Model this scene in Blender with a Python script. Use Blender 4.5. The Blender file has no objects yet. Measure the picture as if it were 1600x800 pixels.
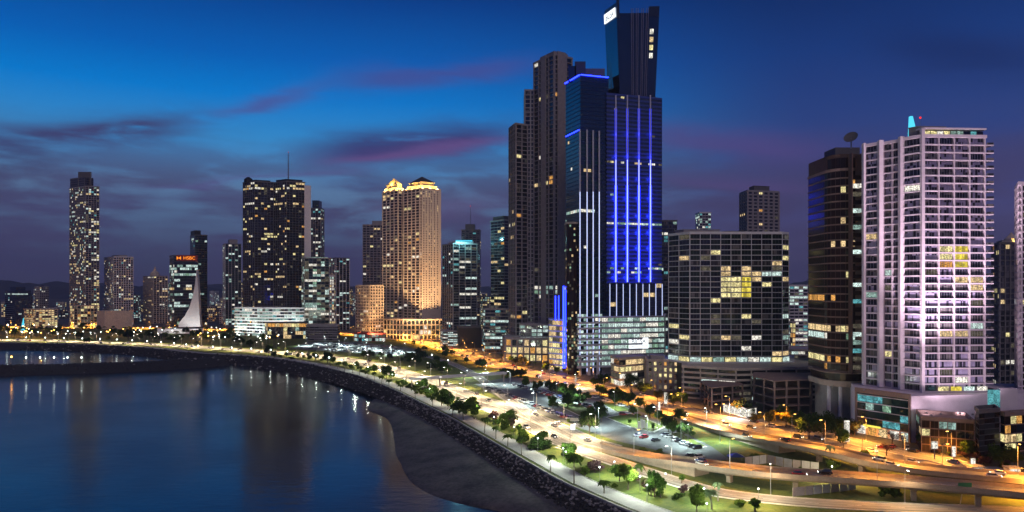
import bpy, bmesh, math, random
from mathutils import Vector, Matrix, noise as mnoise
from mathutils.geometry import tessellate_polygon
R = math.radians
rnd = random.Random(7)
scene = bpy.context.scene
COL = scene.collection

# ------------------------------------------------------------------ camera
F, H, HY = 1150.0, 65.0, 450.0            # focal length in photo pixels, eye height, horizon row
cam_data = bpy.data.cameras.new('camera')
cam = bpy.data.objects.new('camera', cam_data)
COL.objects.link(cam)
cam.location = (0, 0, H)
cam.rotation_euler = (R(90), 0, 0)
cam_data.sensor_width = 36
cam_data.lens = 36 * F / 1600
cam_data.shift_y = (HY - 400) / 1600
cam_data.clip_end = 40000
cam_data.clip_start = 0.5
scene.camera = cam

# ------------------------------------------------------------------ view
scene.render.engine = 'CYCLES'
scene.view_settings.view_transform = 'Standard'
scene.view_settings.look = 'None'
scene.view_settings.exposure = 0.0
scene.view_settings.gamma = 1.0
scene.view_settings.use_curve_mapping = False
cy = scene.cycles
cy.use_denoising = True
cy.max_bounces = 5
cy.diffuse_bounces = 2
cy.glossy_bounces = 3
cy.transmission_bounces = 2
cy.sample_clamp_indirect = 3.0
cy.use_light_tree = True
cy.caustics_reflective = False
cy.caustics_refractive = False

def lin(c):
    return tuple(((v / 255) / 12.92 if v / 255 <= .04045 else ((v / 255 + .055) / 1.055) ** 2.4) for v in c)

# ------------------------------------------------------------------ world: dusk sky
world = bpy.data.worlds.new('World')
scene.world = world
world.use_nodes = True
wt = world.node_tree
wt.nodes.clear()

class NT:
    """tiny node-graph writer"""
    def __init__(s, tree): s.t = tree
    def n(s, typ, **kw):
        nd = s.t.nodes.new(typ)
        for k, v in kw.items(): setattr(nd, k, v)
        return nd
    def put(s, sock, v):
        if hasattr(v, 'is_output'): s.t.links.new(v, sock)
        else: sock.default_value = v
    def m(s, op, a, b=None, c=None, clamp=False):
        nd = s.n('ShaderNodeMath', operation=op, use_clamp=clamp)
        s.put(nd.inputs[0], a)
        if b is not None: s.put(nd.inputs[1], b)
        if c is not None: s.put(nd.inputs[2], c)
        return nd.outputs[0]
    def sm(s, v, a, b, lo=0., hi=1.):
        nd = s.n('ShaderNodeMapRange', interpolation_type='SMOOTHSTEP')
        s.put(nd.inputs[0], v)
        for i, x in enumerate((a, b, lo, hi)): s.put(nd.inputs[i + 1], x)
        return nd.outputs[0]
    def mix(s, f, a, b):
        nd = s.n('ShaderNodeMix', data_type='RGBA')
        s.put(nd.inputs[0], f); s.put(nd.inputs[6], a); s.put(nd.inputs[7], b)
        return nd.outputs[2]
    def xyz(s, x, y, z):
        nd = s.n('ShaderNodeCombineXYZ')
        for i, v in enumerate((x, y, z)): s.put(nd.inputs[i], v)
        return nd.outputs[0]
    def noise(s, vec, scale, detail=4, rough=.55, dist=0.):
        nd = s.n('ShaderNodeTexNoise')
        if vec is not None: s.put(nd.inputs['Vector'], vec)
        nd.inputs['Scale'].default_value = scale
        nd.inputs['Detail'].default_value = detail
        nd.inputs['Roughness'].default_value = rough
        nd.inputs['Distortion'].default_value = dist
        return nd.outputs[0]
    def ramp(s, f, stops):
        nd = s.n('ShaderNodeValToRGB')
        cr = nd.color_ramp
        while len(cr.elements) < len(stops): cr.elements.new(.5)
        for e, (p, c) in zip(cr.elements, stops):
            e.position = p
            e.color = (*c[:3], 1)
        s.put(nd.inputs[0], f)
        return nd.outputs[0]

g = NT(wt)
tc = g.n('ShaderNodeTexCoord')
sep = g.n('ShaderNodeSeparateXYZ')
wt.links.new(tc.outputs['Generated'], sep.inputs[0])
dx, dy, dz = sep.outputs
rad = g.m('SQRT', g.m('ADD', g.m('MULTIPLY', dx, dx), g.m('MULTIPLY', dy, dy)))
elev = g.m('DIVIDE', dz, g.m('MAXIMUM', rad, 1e-4))          # tangent of the elevation
azim = g.m('ARCTAN2', dx, dy)
gaz = -0.5
glow = g.m('DIVIDE', g.m('ADD', g.m('MULTIPLY', dx, math.sin(gaz)), g.m('MULTIPLY', dy, math.cos(gaz))), g.m('MAXIMUM', rad, 1e-4))
ef = g.m('DIVIDE', dz, .7, clamp=True)
left = g.ramp(ef, [(0, lin((60, 60, 88))), (.06, lin((70, 76, 110))), (.18, lin((88, 122, 162))), (.27, lin((50, 136, 200))),
                   (.345, lin((0, 118, 200))), (.41, lin((0, 92, 176))), (.52, lin((4, 58, 132))), (.75, lin((3, 34, 92))), (1, lin((2, 26, 74)))])
right = g.ramp(ef, [(0, lin((70, 62, 92))), (.06, lin((76, 70, 108))), (.18, lin((62, 66, 118))), (.28, lin((42, 64, 124))),
                    (.41, lin((22, 54, 116))), (.52, lin((10, 38, 92))), (1, lin((3, 18, 52)))])
base = g.mix(g.sm(glow, .99, .62), left, right)
skyvec = g.xyz(g.m('MULTIPLY', azim, 3.0), g.m('MULTIPLY', elev, 16.0), g.m('MULTIPLY', azim, .7))
n1 = g.noise(skyvec, 1.4, 5, .55, .4)
n2 = g.noise(g.xyz(g.m('MULTIPLY', azim, 9.0), g.m('MULTIPLY', elev, 34.0), 3.3), 1.0, 5, .6, .5)
nz = g.m('ADD', g.m('MULTIPLY', n1, .65), g.m('MULTIPLY', n2, .35))
def pdir(px, py):
    x = (px - 800) / F
    return math.atan(x), ((HY - py) / F) / math.sqrt(1 + x * x)
col = base
# low broken layer of violet cloud
low = g.m('MULTIPLY', g.sm(nz, .40, .56), g.m('MULTIPLY', g.sm(elev, .23, .10), g.sm(elev, -.02, .02)))
col = g.mix(g.m('MULTIPLY', low, .85), col, (*lin((66, 62, 100)), 1))
# long streaks: two ends, half-thickness in photo rows, colour, opacity
warp = g.m('MULTIPLY', g.m('SUBTRACT', n1, .5), .05)
for (p0, p1, th, c, op) in [((-150, 235), (330, 186), 20, (60, 62, 106), 1.), ((-60, 250), (75, 246), 26, (48, 50, 90), 1.),
                            ((300, 190), (520, 128), 12, (74, 80, 144), .8), ((500, 128), (860, 96), 18, (64, 76, 144), .8),
                            ((455, 236), (830, 206), 24, (50, 54, 108), .95), ((480, 250), (820, 214), 11, (100, 74, 128), .8),
                            ((200, 293), (600, 262), 8, (84, 80, 132), .6), ((0, 330), (420, 305), 10, (70, 72, 112), .6),
                            ((960, 205), (1330, 236), 20, (78, 68, 124), .7), ((1330, 60), (1700, 95), 30, (22, 40, 90), .6), ((560, 330), (800, 318), 16, (92, 76, 118), .6), ((480, 300), (640, 285), 12, (62, 70, 118), .8),
                            ((1000, 270), (1300, 290), 12, (84, 70, 120), .5)]:
    a0, v0 = pdir(*p0); a1, v1 = pdir(*p1)
    s = (v1 - v0) / (a1 - a0)
    line = g.m('ADD', g.m('MULTIPLY', g.m('SUBTRACT', azim, a0), s), v0)
    dist = g.m('DIVIDE', g.m('SUBTRACT', g.m('ADD', elev, warp), line), th / F)
    body = g.m('EXPONENT', g.m('MULTIPLY', g.m('MULTIPLY', dist, dist), -1.))
    ends = g.m('MULTIPLY', g.sm(azim, a0 - .03, a0 + .1), g.sm(azim, a1 + .04, a1 - .1))
    k = g.m('MULTIPLY', g.m('MULTIPLY', body, ends), g.m('MULTIPLY', g.sm(nz, .30, .50), op))
    col = g.mix(k, col, (*lin(c), 1))
bg = g.n('ShaderNodeBackground')
wt.links.new(col, bg.inputs[0])
bg.inputs[1].default_value = 1.12
wo = g.n('ShaderNodeOutputWorld')
wt.links.new(bg.outputs[0], wo.inputs[0])

# ------------------------------------------------------------------ one weak, wide fill sun added behind the viewer to lift the facades
sun_d = bpy.data.lights.new('fill_sun', 'SUN')
sun_d.energy = 0.6
sun_d.angle = R(30)
sun_d.color = (1.0, .80, .86)
sun = bpy.data.objects.new('fill_sun', sun_d)
COL.objects.link(sun)
sun.rotation_euler = (R(48), 0, R(12))

# ------------------------------------------------------------------ materials
MATS = {}
def mat(key, build):
    if key not in MATS:
        m = bpy.data.materials.new(key)
        m.use_nodes = True
        m.node_tree.nodes.clear()
        gg = NT(m.node_tree)
        out = gg.n('ShaderNodeOutputMaterial')
        build(gg, out, m)
        MATS[key] = m
    return MATS[key]

def pbr(key, c, rough=.8, var=.18, scale=.35, metal=0., spec=.4, bump=0., bscale=2., ior=1.5, c2=None):
    def b(gg, out, m):
        p = gg.n('ShaderNodeBsdfPrincipled')
        geo = gg.n('ShaderNodeNewGeometry')
        n = gg.m('ADD', gg.m('MULTIPLY', gg.noise(geo.outputs['Position'], scale, 5, .6), .62), gg.m('MULTIPLY', gg.noise(geo.outputs['Position'], scale * 8, 3, .7), .38))
        if c2 is None:
            lo = tuple(x * (1 - var) for x in c); hi = tuple(min(1, x * (1 + var)) for x in c)
        else: lo, hi = c, c2
        m.node_tree.links.new(gg.ramp(n, [(.36, lo), (.64, hi)]), p.inputs['Base Color'])
        p.inputs['Roughness'].default_value = rough
        p.inputs['Metallic'].default_value = metal
        p.inputs['IOR'].default_value = ior
        p.inputs['Specular IOR Level'].default_value = spec
        if bump:
            bn = gg.n('ShaderNodeBump'); bn.inputs['Strength'].default_value = bump
            m.node_tree.links.new(gg.noise(geo.outputs['Position'], bscale, 4), bn.inputs['Height'])
            m.node_tree.links.new(bn.outputs[0], p.inputs['Normal'])
        m.node_tree.links.new(p.outputs[0], out.inputs[0])
    return mat(key, b)

def glassy(key, c, rough=.07, ior=1.75, curtain=None, share=.5, cell=1.1):
    """dark window glass, slightly uneven; some panes show a pale blind close behind"""
    def b(gg, out, m):
        p = gg.n('ShaderNodeBsdfPrincipled')
        geo = gg.n('ShaderNodeNewGeometry')
        pos = geo.outputs['Position']
        if curtain:
            sn = gg.n('ShaderNodeVectorMath', operation='SNAP')
            m.node_tree.links.new(pos, sn.inputs[0]); sn.inputs[1].default_value = (cell, cell, 3.3)
            wn = gg.n('ShaderNodeTexWhiteNoise'); m.node_tree.links.new(sn.outputs[0], wn.inputs[0])
            f = gg.m('MULTIPLY', gg.m('GREATER_THAN', wn.outputs[0], 1 - share), gg.m('ADD', .5, gg.m('MULTIPLY', gg.noise(pos, .8, 2), .8)))
            m.node_tree.links.new(gg.mix(f, (*c, 1), (*curtain, 1)), p.inputs['Base Color'])
        else:
            n = gg.noise(pos, .12, 3)
            m.node_tree.links.new(gg.ramp(n, [(.3, tuple(x * .6 for x in c)), (.7, tuple(x * 1.5 for x in c))]), p.inputs['Base Color'])
        p.inputs['Roughness'].default_value = rough
        p.inputs['IOR'].default_value = ior
        bn = gg.n('ShaderNodeBump'); bn.inputs['Strength'].default_value = .05; bn.inputs['Distance'].default_value = .5
        m.node_tree.links.new(gg.noise(pos, .45, 2), bn.inputs['Height'])
        m.node_tree.links.new(bn.outputs[0], p.inputs['Normal'])
        m.node_tree.links.new(p.outputs[0], out.inputs[0])
    return mat(key, b)

def lit(key, c, s, lo=.1, scale=1.3, sample='NONE'):
    """a lit room or lamp behind glass: uneven light, furniture and blinds break it up"""
    def b(gg, out, m):
        e = gg.n('ShaderNodeEmission')
        geo = gg.n('ShaderNodeNewGeometry')
        pos = geo.outputs['Position']
        if lo < 1:
            mp = gg.n('ShaderNodeVectorMath', operation='MULTIPLY')
            m.node_tree.links.new(pos, mp.inputs[0]); mp.inputs[1].default_value = (1, 1, 1.6)
            n = gg.noise(mp.outputs[0], scale, 3, .7)
            sn = gg.n('ShaderNodeVectorMath', operation='SNAP')
            m.node_tree.links.new(pos, sn.inputs[0]); sn.inputs[1].default_value = (1.3, 1.3, 3.1)
            wn = gg.n('ShaderNodeTexWhiteNoise'); m.node_tree.links.new(sn.outputs[0], wn.inputs[0])
            f = gg.m('MULTIPLY', gg.sm(n, .3, .62, lo, 1.25), gg.m('ADD', gg.m('MULTIPLY', wn.outputs[0], .7), .4))
            m.node_tree.links.new(gg.m('MULTIPLY', f, s), e.inputs[1])
        else: e.inputs[1].default_value = s
        e.inputs[0].default_value = (*c, 1)
        m.node_tree.links.new(e.outputs[0], out.inputs[0])
        m.cycles.emission_sampling = sample
    return mat(key, b)

def leafy(key, c, c2):
    def b(gg, out, m):
        geo = gg.n('ShaderNodeNewGeometry')
        oi = gg.n('ShaderNodeObjectInfo')
        n = gg.m('ADD', gg.m('MULTIPLY', gg.noise(geo.outputs['Position'], .9, 3), .75), gg.m('MULTIPLY', oi.outputs['Random'], .25))
        colr = gg.ramp(n, [(.3, c), (.75, c2)])
        d = gg.n('ShaderNodeBsdfDiffuse'); t = gg.n('ShaderNodeBsdfTranslucent'); mx = gg.n('ShaderNodeMixShader')
        m.node_tree.links.new(colr, d.inputs[0]); m.node_tree.links.new(colr, t.inputs[0])
        mx.inputs[0].default_value = .35
        m.node_tree.links.new(d.outputs[0], mx.inputs[1]); m.node_tree.links.new(t.outputs[0], mx.inputs[2])
        m.node_tree.links.new(mx.outputs[0], out.inputs[0])
    return mat(key, b)

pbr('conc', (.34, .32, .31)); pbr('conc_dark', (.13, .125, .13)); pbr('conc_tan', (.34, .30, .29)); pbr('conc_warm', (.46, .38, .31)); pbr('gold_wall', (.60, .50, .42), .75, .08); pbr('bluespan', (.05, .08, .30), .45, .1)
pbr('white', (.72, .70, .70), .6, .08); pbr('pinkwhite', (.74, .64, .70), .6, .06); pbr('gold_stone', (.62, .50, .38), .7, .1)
pbr('brown', (.09, .055, .048)); pbr('brown_band', (.27, .19, .165)); pbr('conc_bridge', (.27, .21, .165), .85, .2); pbr('black', (.02, .02, .022), .5); pbr('roofdark', (.06, .06, .065))
pbr('bluewall', (.015, .03, .075), .35); pbr('greenwall', (.03, .045, .045), .4); pbr('metal', (.32, .32, .33), .4, .1, metal=.7)
pbr('rustred', (.32, .05, .04)); pbr('beige', (.55, .48, .40)); pbr('greyfin', (.55, .54, .60), .5, .05)
pbr('asphalt', (.055, .055, .058), .75, .25, .5, bump=.15); pbr('asphalt_pale', (.20, .195, .19), .8, .12, .25, bump=.1); pbr('parking', (.10, .105, .11), .8, .25, .3, bump=.15); pbr('trail_streak', (.30, .29, .28), .8, .15, .3); pbr('trail_streak_dark', (.10, .095, .09), .8, .2, .3)
pbr('path', (.34, .33, .33), .85, .15, .4); pbr('kerb', (.45, .44, .42), .8); pbr('paint', (.75, .75, .72), .6, .1)
pbr('grass', (.024, .058, .006), .95, .0, .10, c2=(.125, .140, .018), bump=.7, bscale=1.6)
pbr('soil', (.07, .06, .045), .95, .3, .1)
pbr('rock', (.035, .035, .038), .85, .5, .8, bump=.3); pbr('rock_pale', (.26, .25, .24), .85, .3, .8)
pbr('mud', (.035, .034, .037), .68, .0, .09, c2=(.15, .135, .125), bump=.6, bscale=.2, spec=.3)
pbr('hill', (.020, .022, .032), 1., .3, .004); pbr('bark', (.10, .075, .055), .95, .3, 2.); pbr('palmbark', (.20, .17, .14), .95, .2, 2.)
leafy('leaf', (.028, .062, .012), (.11, .19, .03)); leafy('leaf_dark', (.016, .034, .011), (.060, .105, .022))
leafy('leaf_bright', (.05, .10, .015), (.14, .20, .03)); leafy('leaf_purple', (.05, .03, .035), (.13, .07, .08)); leafy('leaf_pale', (.10, .13, .05), (.22, .25, .12))
leafy('palm', (.03, .06, .015), (.11, .16, .035)); leafy('palm_pale', (.10, .16, .08), (.22, .28, .15)); leafy('leaf_amber_light', (.09, .08, .015), (.2, .16, .03))  # amber leaves have street-lamp light painted into their colour
glassy('glass', (.012, .016, .026)); glassy('glass_blue', (.008, .016, .045), .09, 1.9); glassy('glass_frit', (.010, .022, .075), .34, 1.9); glassy('glass_teal', (.012, .035, .042)); glassy('glass_brown', (.020, .012, .010), .14, 1.35)
glassy('glass_green', (.012, .022, .022), .08, 1.5); glassy('glass_curtain', (.02, .02, .035), .1, 1.6, (.42, .38, .56), .62)
glassy('glass_dim', (.03, .03, .035), .12, 1.6, (.16, .15, .15), .45)
lit('l_warm', (1, .72, .36), 1.1); lit('l_yellow', (1, .86, .40), 1.2); lit('l_cool', (.78, 1, .93), 1.1); lit('l_white', (1, .95, .82), 1.25)
lit('l_teal', (.22, .78, .85), .6); lit('l_amber', (1, .48, .12), .95); lit('l_dim', (.8, .7, .5), .16); lit('l_gold', (1, .80, .10), 1.0, .5, .5)
lit('l_green', (.55, .95, .65), .55); lit('l_violet', (.55, .35, .8), .35); lit('l_mint', (.66, 1, .88), .55)
lit('e_white', (1, .95, .85), 9, 1); lit('e_cool', (.85, 1, .96), 9, 1); lit('e_amber', (1, .5, .1), 9, 1); lit('e_red', (1, .03, .02), 1.6, 1)
lit('e_blue', (.010, .022, 1), 13.0, 1, sample='AUTO'); lit('e_bluedim', (.02, .04, 1), 1.6, 1); lit('e_ice', (.55, .64, 1), 1.5, 1); lit('e_cyan', (.10, .75, 1), 1.1, 1); lit('e_orange', (1, .28, .02), 1.7, 1)
lit('e_tail', (1, .05, .03), 1.5, 1); lit('e_lilac', (.42, .44, .72), .62, .8); lit('e_signwhite', (.9, .96, 1), 1.6, 1); lit('e_yellow', (1, .85, .12), 1.2, 1)
PAL = dict(
    mix=[('l_warm', 3), ('l_yellow', 3), ('l_cool', 2), ('l_white', 3), ('l_teal', 1), ('l_dim', 4), ('l_mint', 1)],
    warm=[('l_warm', 4), ('l_yellow', 3), ('l_white', 2), ('l_amber', 1), ('l_dim', 4)],
    cool=[('l_cool', 4), ('l_white', 2), ('l_teal', 2), ('l_mint', 3), ('l_dim', 3)],
    office=[('l_cool', 4), ('l_mint', 3), ('l_white', 2), ('l_green', 2)],
    amber=[('l_amber', 3), ('l_warm', 3), ('l_yellow', 3)])
def pick(pal):
    p = PAL[pal]; t = rnd.uniform(0, sum(w for _, w in p))
    for k, w in p:
        t -= w
        if t <= 0: return k
    return p[-1][0]

# ------------------------------------------------------------------ building blocks
def gp(px, py, z=0.):
    """photo pixel -> point at height z"""
    d = (H - z) * F / (py - HY)
    return Vector(((px - 800) * d / F, d, z))
def gx(px, d): return (px - 800) * d / F
def gz(py, d): return H - (py - HY) * d / F
def P(px, d): return Vector((gx(px, d), d))

class MB:
    def __init__(s): s.v, s.f, s.mi, s.mats = [], [], [], []
    def mid(s, m):
        if m not in s.mats: s.mats.append(m)
        return s.mats.index(m)
    def poly(s, pts, m):
        b = len(s.v); s.v += [tuple(p) for p in pts]
        s.f.append(tuple(range(b, b + len(pts)))); s.mi.append(s.mid(m))
    def hexa(s, lo, hi, m):
        """4 bottom and 4 top points, both counter-clockwise from above"""
        b = len(s.v); s.v += [tuple(p) for p in lo] + [tuple(p) for p in hi]
        i = s.mid(m)
        for q in ((3, 2, 1, 0), (4, 5, 6, 7), (0, 1, 5, 4), (1, 2, 6, 5), (2, 3, 7, 6), (3, 0, 4, 7)):
            s.f.append(tuple(b + k for k in q)); s.mi.append(i)
    def box(s, x0, x1, y0, y1, z0, z1, m):
        s.hexa([(x0, y0, z0), (x1, y0, z0), (x1, y1, z0), (x0, y1, z0)], [(x0, y0, z1), (x1, y0, z1), (x1, y1, z1), (x0, y1, z1)], m)
    def prism(s, pts, z0, z1, m, top=None):
        n = len(pts); top = top or pts
        b = len(s.v)
        s.v += [(p[0], p[1], z0) for p in pts] + [(p[0], p[1], z1) for p in top]
        i = s.mid(m)
        for k in range(n):
            s.f.append((b + k, b + (k + 1) % n, b + n + (k + 1) % n, b + n + k)); s.mi.append(i)
        for tri in tessellate_polygon([[Vector((p[0], p[1], 0)) for p in pts]]):
            a, c, d = tri
            cr = (Vector(pts[c][:2]) - Vector(pts[a][:2])).cross(Vector(pts[d][:2]) - Vector(pts[a][:2]))
            if cr < 0: c, d = d, c
            s.f.append((b + n + a, b + n + c, b + n + d)); s.mi.append(i)
            s.f.append((b + a, b + d, b + c)); s.mi.append(i)
    def tube(s, pts, rads, m, seg=8, cap=True):
        b = len(s.v); i = s.mid(m); n = len(pts)
        pts = [Vector(p) for p in pts]
        for k, p in enumerate(pts):
            d = (pts[min(k + 1, n - 1)] - pts[max(k - 1, 0)]).normalized()
            a = d.cross(Vector((0, 0, 1)) if abs(d.z) < .95 else Vector((1, 0, 0))).normalized(); c = d.cross(a)
            for j in range(seg):
                t = 2 * math.pi * j / seg
                s.v.append(tuple(p + (a * math.cos(t) + c * math.sin(t)) * rads[k]))
        for k in range(n - 1):
            for j in range(seg):
                q = (b + k * seg + j, b + k * seg + (j + 1) % seg, b + (k + 1) * seg + (j + 1) % seg, b + (k + 1) * seg + j)
                s.f.append(q); s.mi.append(i)
        if cap:
            s.f.append(tuple(b + j for j in range(seg))[::-1]); s.mi.append(i)
            s.f.append(tuple(b + (n - 1) * seg + j for j in range(seg))); s.mi.append(i)
    def ball(s, c, r, m, seg=8, rings=5, squash=1.):
        b = len(s.v); i = s.mid(m)
        for a in range(rings + 1):
            t = math.pi * a / rings
            for j in range(seg):
                u = 2 * math.pi * j / seg
                s.v.append((c[0] + r * math.sin(t) * math.cos(u), c[1] + r * math.sin(t) * math.sin(u), c[2] + r * squash * math.cos(t)))
        for a in range(rings):
            for j in range(seg):
                s.f.append((b + a * seg + j, b + (a + 1) * seg + j, b + (a + 1) * seg + (j + 1) % seg, b + a * seg + (j + 1) % seg)); s.mi.append(i)
    def mesh(s, name, off=(0, 0, 0)):
        me = bpy.data.meshes.new(name)
        ox, oy, oz = off
        me.from_pydata([(x - ox, y - oy, z - oz) for x, y, z in s.v], [], s.f)
        for m in s.mats: me.materials.append(MATS[m])
        me.polygons.foreach_set('material_index', s.mi)
        me.update()
        return me
    def build(s, name, parent=None, kind=None, smooth=False):
        off = tuple(parent.location) if parent else (0, 0, 0)
        if parent and parent.parent: off = tuple(parent.location + parent.parent.location)
        me = s.mesh(name, off)
        if smooth: me.polygons.foreach_set('use_smooth', [True] * len(me.polygons))
        o = bpy.data.objects.new(name, me)
        COL.objects.link(o)
        if parent: o.parent = parent
        if kind: o['kind'] = kind
        return o

def inst(name, me, parent, loc, rz=0., kind=None):
    o = bpy.data.objects.new(name, me)
    COL.objects.link(o)
    o.parent = parent
    o.location = loc; o.rotation_euler = (0, 0, rz)
    if kind: o['kind'] = kind
    return o

def thing(name, label, cat, loc=(0, 0, 0), group=None, rz=0.):
    o = bpy.data.objects.new(name, None)
    o.empty_display_size = .5
    COL.objects.link(o)
    o.location = loc; o.rotation_euler = (0, 0, rz)
    o['label'] = label; o['category'] = cat
    if group: o['group'] = group
    return o

def tag(o, label, cat, group=None):
    o['label'] = label; o['category'] = cat
    if group: o['group'] = group
    return o

def outset(pts, d):
    n = len(pts); out = []
    for i in range(n):
        a, b, c = Vector(pts[i - 1][:2]), Vector(pts[i][:2]), Vector(pts[(i + 1) % n][:2])
        e1, e2 = (b - a).normalized(), (c - b).normalized()
        n1, n2 = Vector((e1.y, -e1.x)), Vector((e2.y, -e2.x))
        bis = n1 + n2
        k = d / max(.25, bis.dot(n1)) if bis.length > 1e-6 else d
        out.append(b + bis * k)
    return out

def smooth_line(pts, step=6.):
    """Catmull-Rom through 2-D/3-D points, resampled"""
    pts = [Vector(p) for p in pts]
    ext = [pts[0] * 2 - pts[1]] + pts + [pts[-1] * 2 - pts[-2]]
    out = []
    for i in range(1, len(ext) - 2):
        p0, p1, p2, p3 = ext[i - 1:i + 3]
        n = max(2, int((p2 - p1).length / step))
        for k in range(n):
            t = k / n
            out.append(.5 * ((2 * p1) + (p2 - p0) * t + (2 * p0 - 5 * p1 + 4 * p2 - p3) * t * t + (3 * p1 - p0 - 3 * p2 + p3) * t ** 3))
    out.append(pts[-1])
    return out

def normals(line):
    """unit left-hand normals of a polyline in plan"""
    n = len(line); out = []
    for i in range(n):
        d = line[min(i + 1, n - 1)] - line[max(i - 1, 0)]
        d = Vector((d.x, d.y)).normalized()
        out.append(Vector((-d.y, d.x)))
    return out

def ribbon(mb, line, o0, o1, m, dz=0.):
    nn = normals(line)
    for i in range(len(line) - 1):
        a, b = line[i], line[i + 1]
        za = a.z if len(a) > 2 else 0; zb = b.z if len(b) > 2 else 0
        q = [(a.x + nn[i].x * o0, a.y + nn[i].y * o0, za + dz), (a.x + nn[i].x * o1, a.y + nn[i].y * o1, za + dz),
             (b.x + nn[i + 1].x * o1, b.y + nn[i + 1].y * o1, zb + dz), (b.x + nn[i + 1].x * o0, b.y + nn[i + 1].y * o0, zb + dz)]
        mb.poly(q if o0 > o1 else q[::-1], m)

def along(line, step, start=0., off=0.):
    """points every `step` metres along a polyline: (position, heading, side normal)"""
    nn = normals(line); out = []; s = 0.; nxt = start
    for i in range(len(line) - 1):
        a, b = line[i], line[i + 1]; L = (Vector((b.x, b.y)) - Vector((a.x, a.y))).length
        while nxt <= s + L and L > 0:
            t = (nxt - s) / L
            p = a.lerp(b, t); n = nn[i].lerp(nn[i + 1], t).normalized()
            z = p.z if len(p) > 2 else 0.
            out.append((Vector((p.x + n.x * off, p.y + n.y * off, z)), math.atan2(-n.x, n.y), n))
            nxt += step
        s += L
    return out

ORD = ['nearest', 'second', 'third', 'fourth', 'fifth', 'sixth', 'seventh', 'eighth', 'ninth', 'tenth', 'eleventh', 'twelfth']
def nth(i): return ORD[i] if i < len(ORD) else f'{i + 1}{"st" if (i + 1) % 10 == 1 and i != 10 else "nd" if (i + 1) % 10 == 2 and i != 11 else "rd" if (i + 1) % 10 == 3 and i != 12 else "th"}'
def lnth(i): return 'leftmost' if i == 0 else f'{nth(i)} from left'

# =================================================================== THE SETTING
def V2(v): return Vector((v.x, v.y))
def wall_ribbon(mb, line, off, w, z0, z1, m):
    """a low wall or kerb of width w along a polyline"""
    nn = normals(line)
    def pt(i, o, z): return (line[i].x + nn[i].x * o, line[i].y + nn[i].y * o, (line[i].z if len(line[i]) > 2 else 0) + z)
    for i in range(len(line) - 1):
        a, b = off - w / 2, off + w / 2
        mb.poly([pt(i, a, z1), pt(i + 1, a, z1), pt(i + 1, b, z1), pt(i, b, z1)], m)
        mb.poly([pt(i, a, z0), pt(i + 1, a, z0), pt(i + 1, a, z1), pt(i, a, z1)], m)
        mb.poly([pt(i, b, z1), pt(i + 1, b, z1), pt(i + 1, b, z0), pt(i, b, z0)], m)
        mb.poly([pt(i, a, z0), pt(i, b, z0), pt(i + 1, b, z0), pt(i + 1, a, z0)], m)
def sheet(name, pts, z, m):
    mb = MB()
    pts = [Vector((p[0], p[1], 0)) for p in pts]
    for a, c, d in tessellate_polygon([pts]):
        if (pts[c] - pts[a]).cross(pts[d] - pts[a]).z < 0: c, d = d, c
        mb.poly([(pts[k].x, pts[k].y, z) for k in (a, c, d)], m)
    o = mb.build(name); o['kind'] = 'structure'
    return o

WZ = -6.0                                  # water level at low tide
coast_px = [(1150, 858), (1060, 825), (984, 798), (945, 782), (880, 753), (842, 732), (790, 702), (730, 667), (700, 650), (660, 630), (610, 606),
            (560, 587), (510, 574), (460, 564), (410, 557.5), (360, 554), (300, 550.5), (250, 545), (200, 541), (125, 537.5), (0, 535), (-200, 533)]
coast = smooth_line([Vector((120, -150)), Vector((95, 60))] + [V2(gp(x, y, 1.)) for x, y in coast_px] + [Vector((-1500, 940)), Vector((-6000, 1100))], 7.)
cn = normals(coast)                        # points out to sea

# land
land = [(p.x, p.y) for p in coast] + [(-9000, 9000), (9000, 9000), (9000, -150)]
sheet('ground', land, 0.0, 'soil')

balboa_px = [(1520, 738), (1430, 716), (1340, 697), (1280, 683), (1205, 671), (1131, 658), (1075, 645), (1030, 635), (980, 618), (880, 594), (820, 581),
             (767, 567), (704, 546), (640, 531), (560, 523), (400, 516.5), (200, 512.5), (0, 511)]
balboa = smooth_line([Vector((185, 150))] + [V2(gp(*p)) for p in balboa_px] + [Vector((-1400, 1260))], 8.)
bn = normals(balboa)
coast_in = [c - n * 12 for c, n in zip(coast, cn) if c.y > 40 and c.x > -1400]
lawn = [(p.x, p.y) for p in coast_in] + [(p.x + n.x * 13, p.y + n.y * 13) for p, n in zip(balboa[::-1], bn[::-1])]
sheet('lawn', lawn, 0.03, 'grass')
sheet('city_pavement', [(p.x, p.y) for p in balboa] + [(-2600, 1500), (-2600, 2600), (2600, 2600), (900, 150)], 0.015, 'asphalt')

# promenade along the sea wall
near_coast = [c for c in coast if c.y > 40 and c.x > -1400]
mb = MB(); ribbon(mb, near_coast, -.9, -4., 'grass', .05); o = mb.build('verge'); o['kind'] = 'structure'
mb = MB(); ribbon(mb, near_coast, -4., -11.5, 'path', .06); o = mb.build('promenade'); o['kind'] = 'structure'
for off in (-3.9, -11.6):
    mb = MB(); wall_ribbon(mb, near_coast, off, .3, -.1, .2, 'kerb'); o = mb.build('kerb'); o['kind'] = 'structure'
mb = MB(); wall_ribbon(mb, near_coast, -.45, .7, -.6, 1.05, 'kerb')
tag(mb.build('sea_wall'), 'low pale concrete sea wall along the top of the rocks', 'wall')

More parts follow.
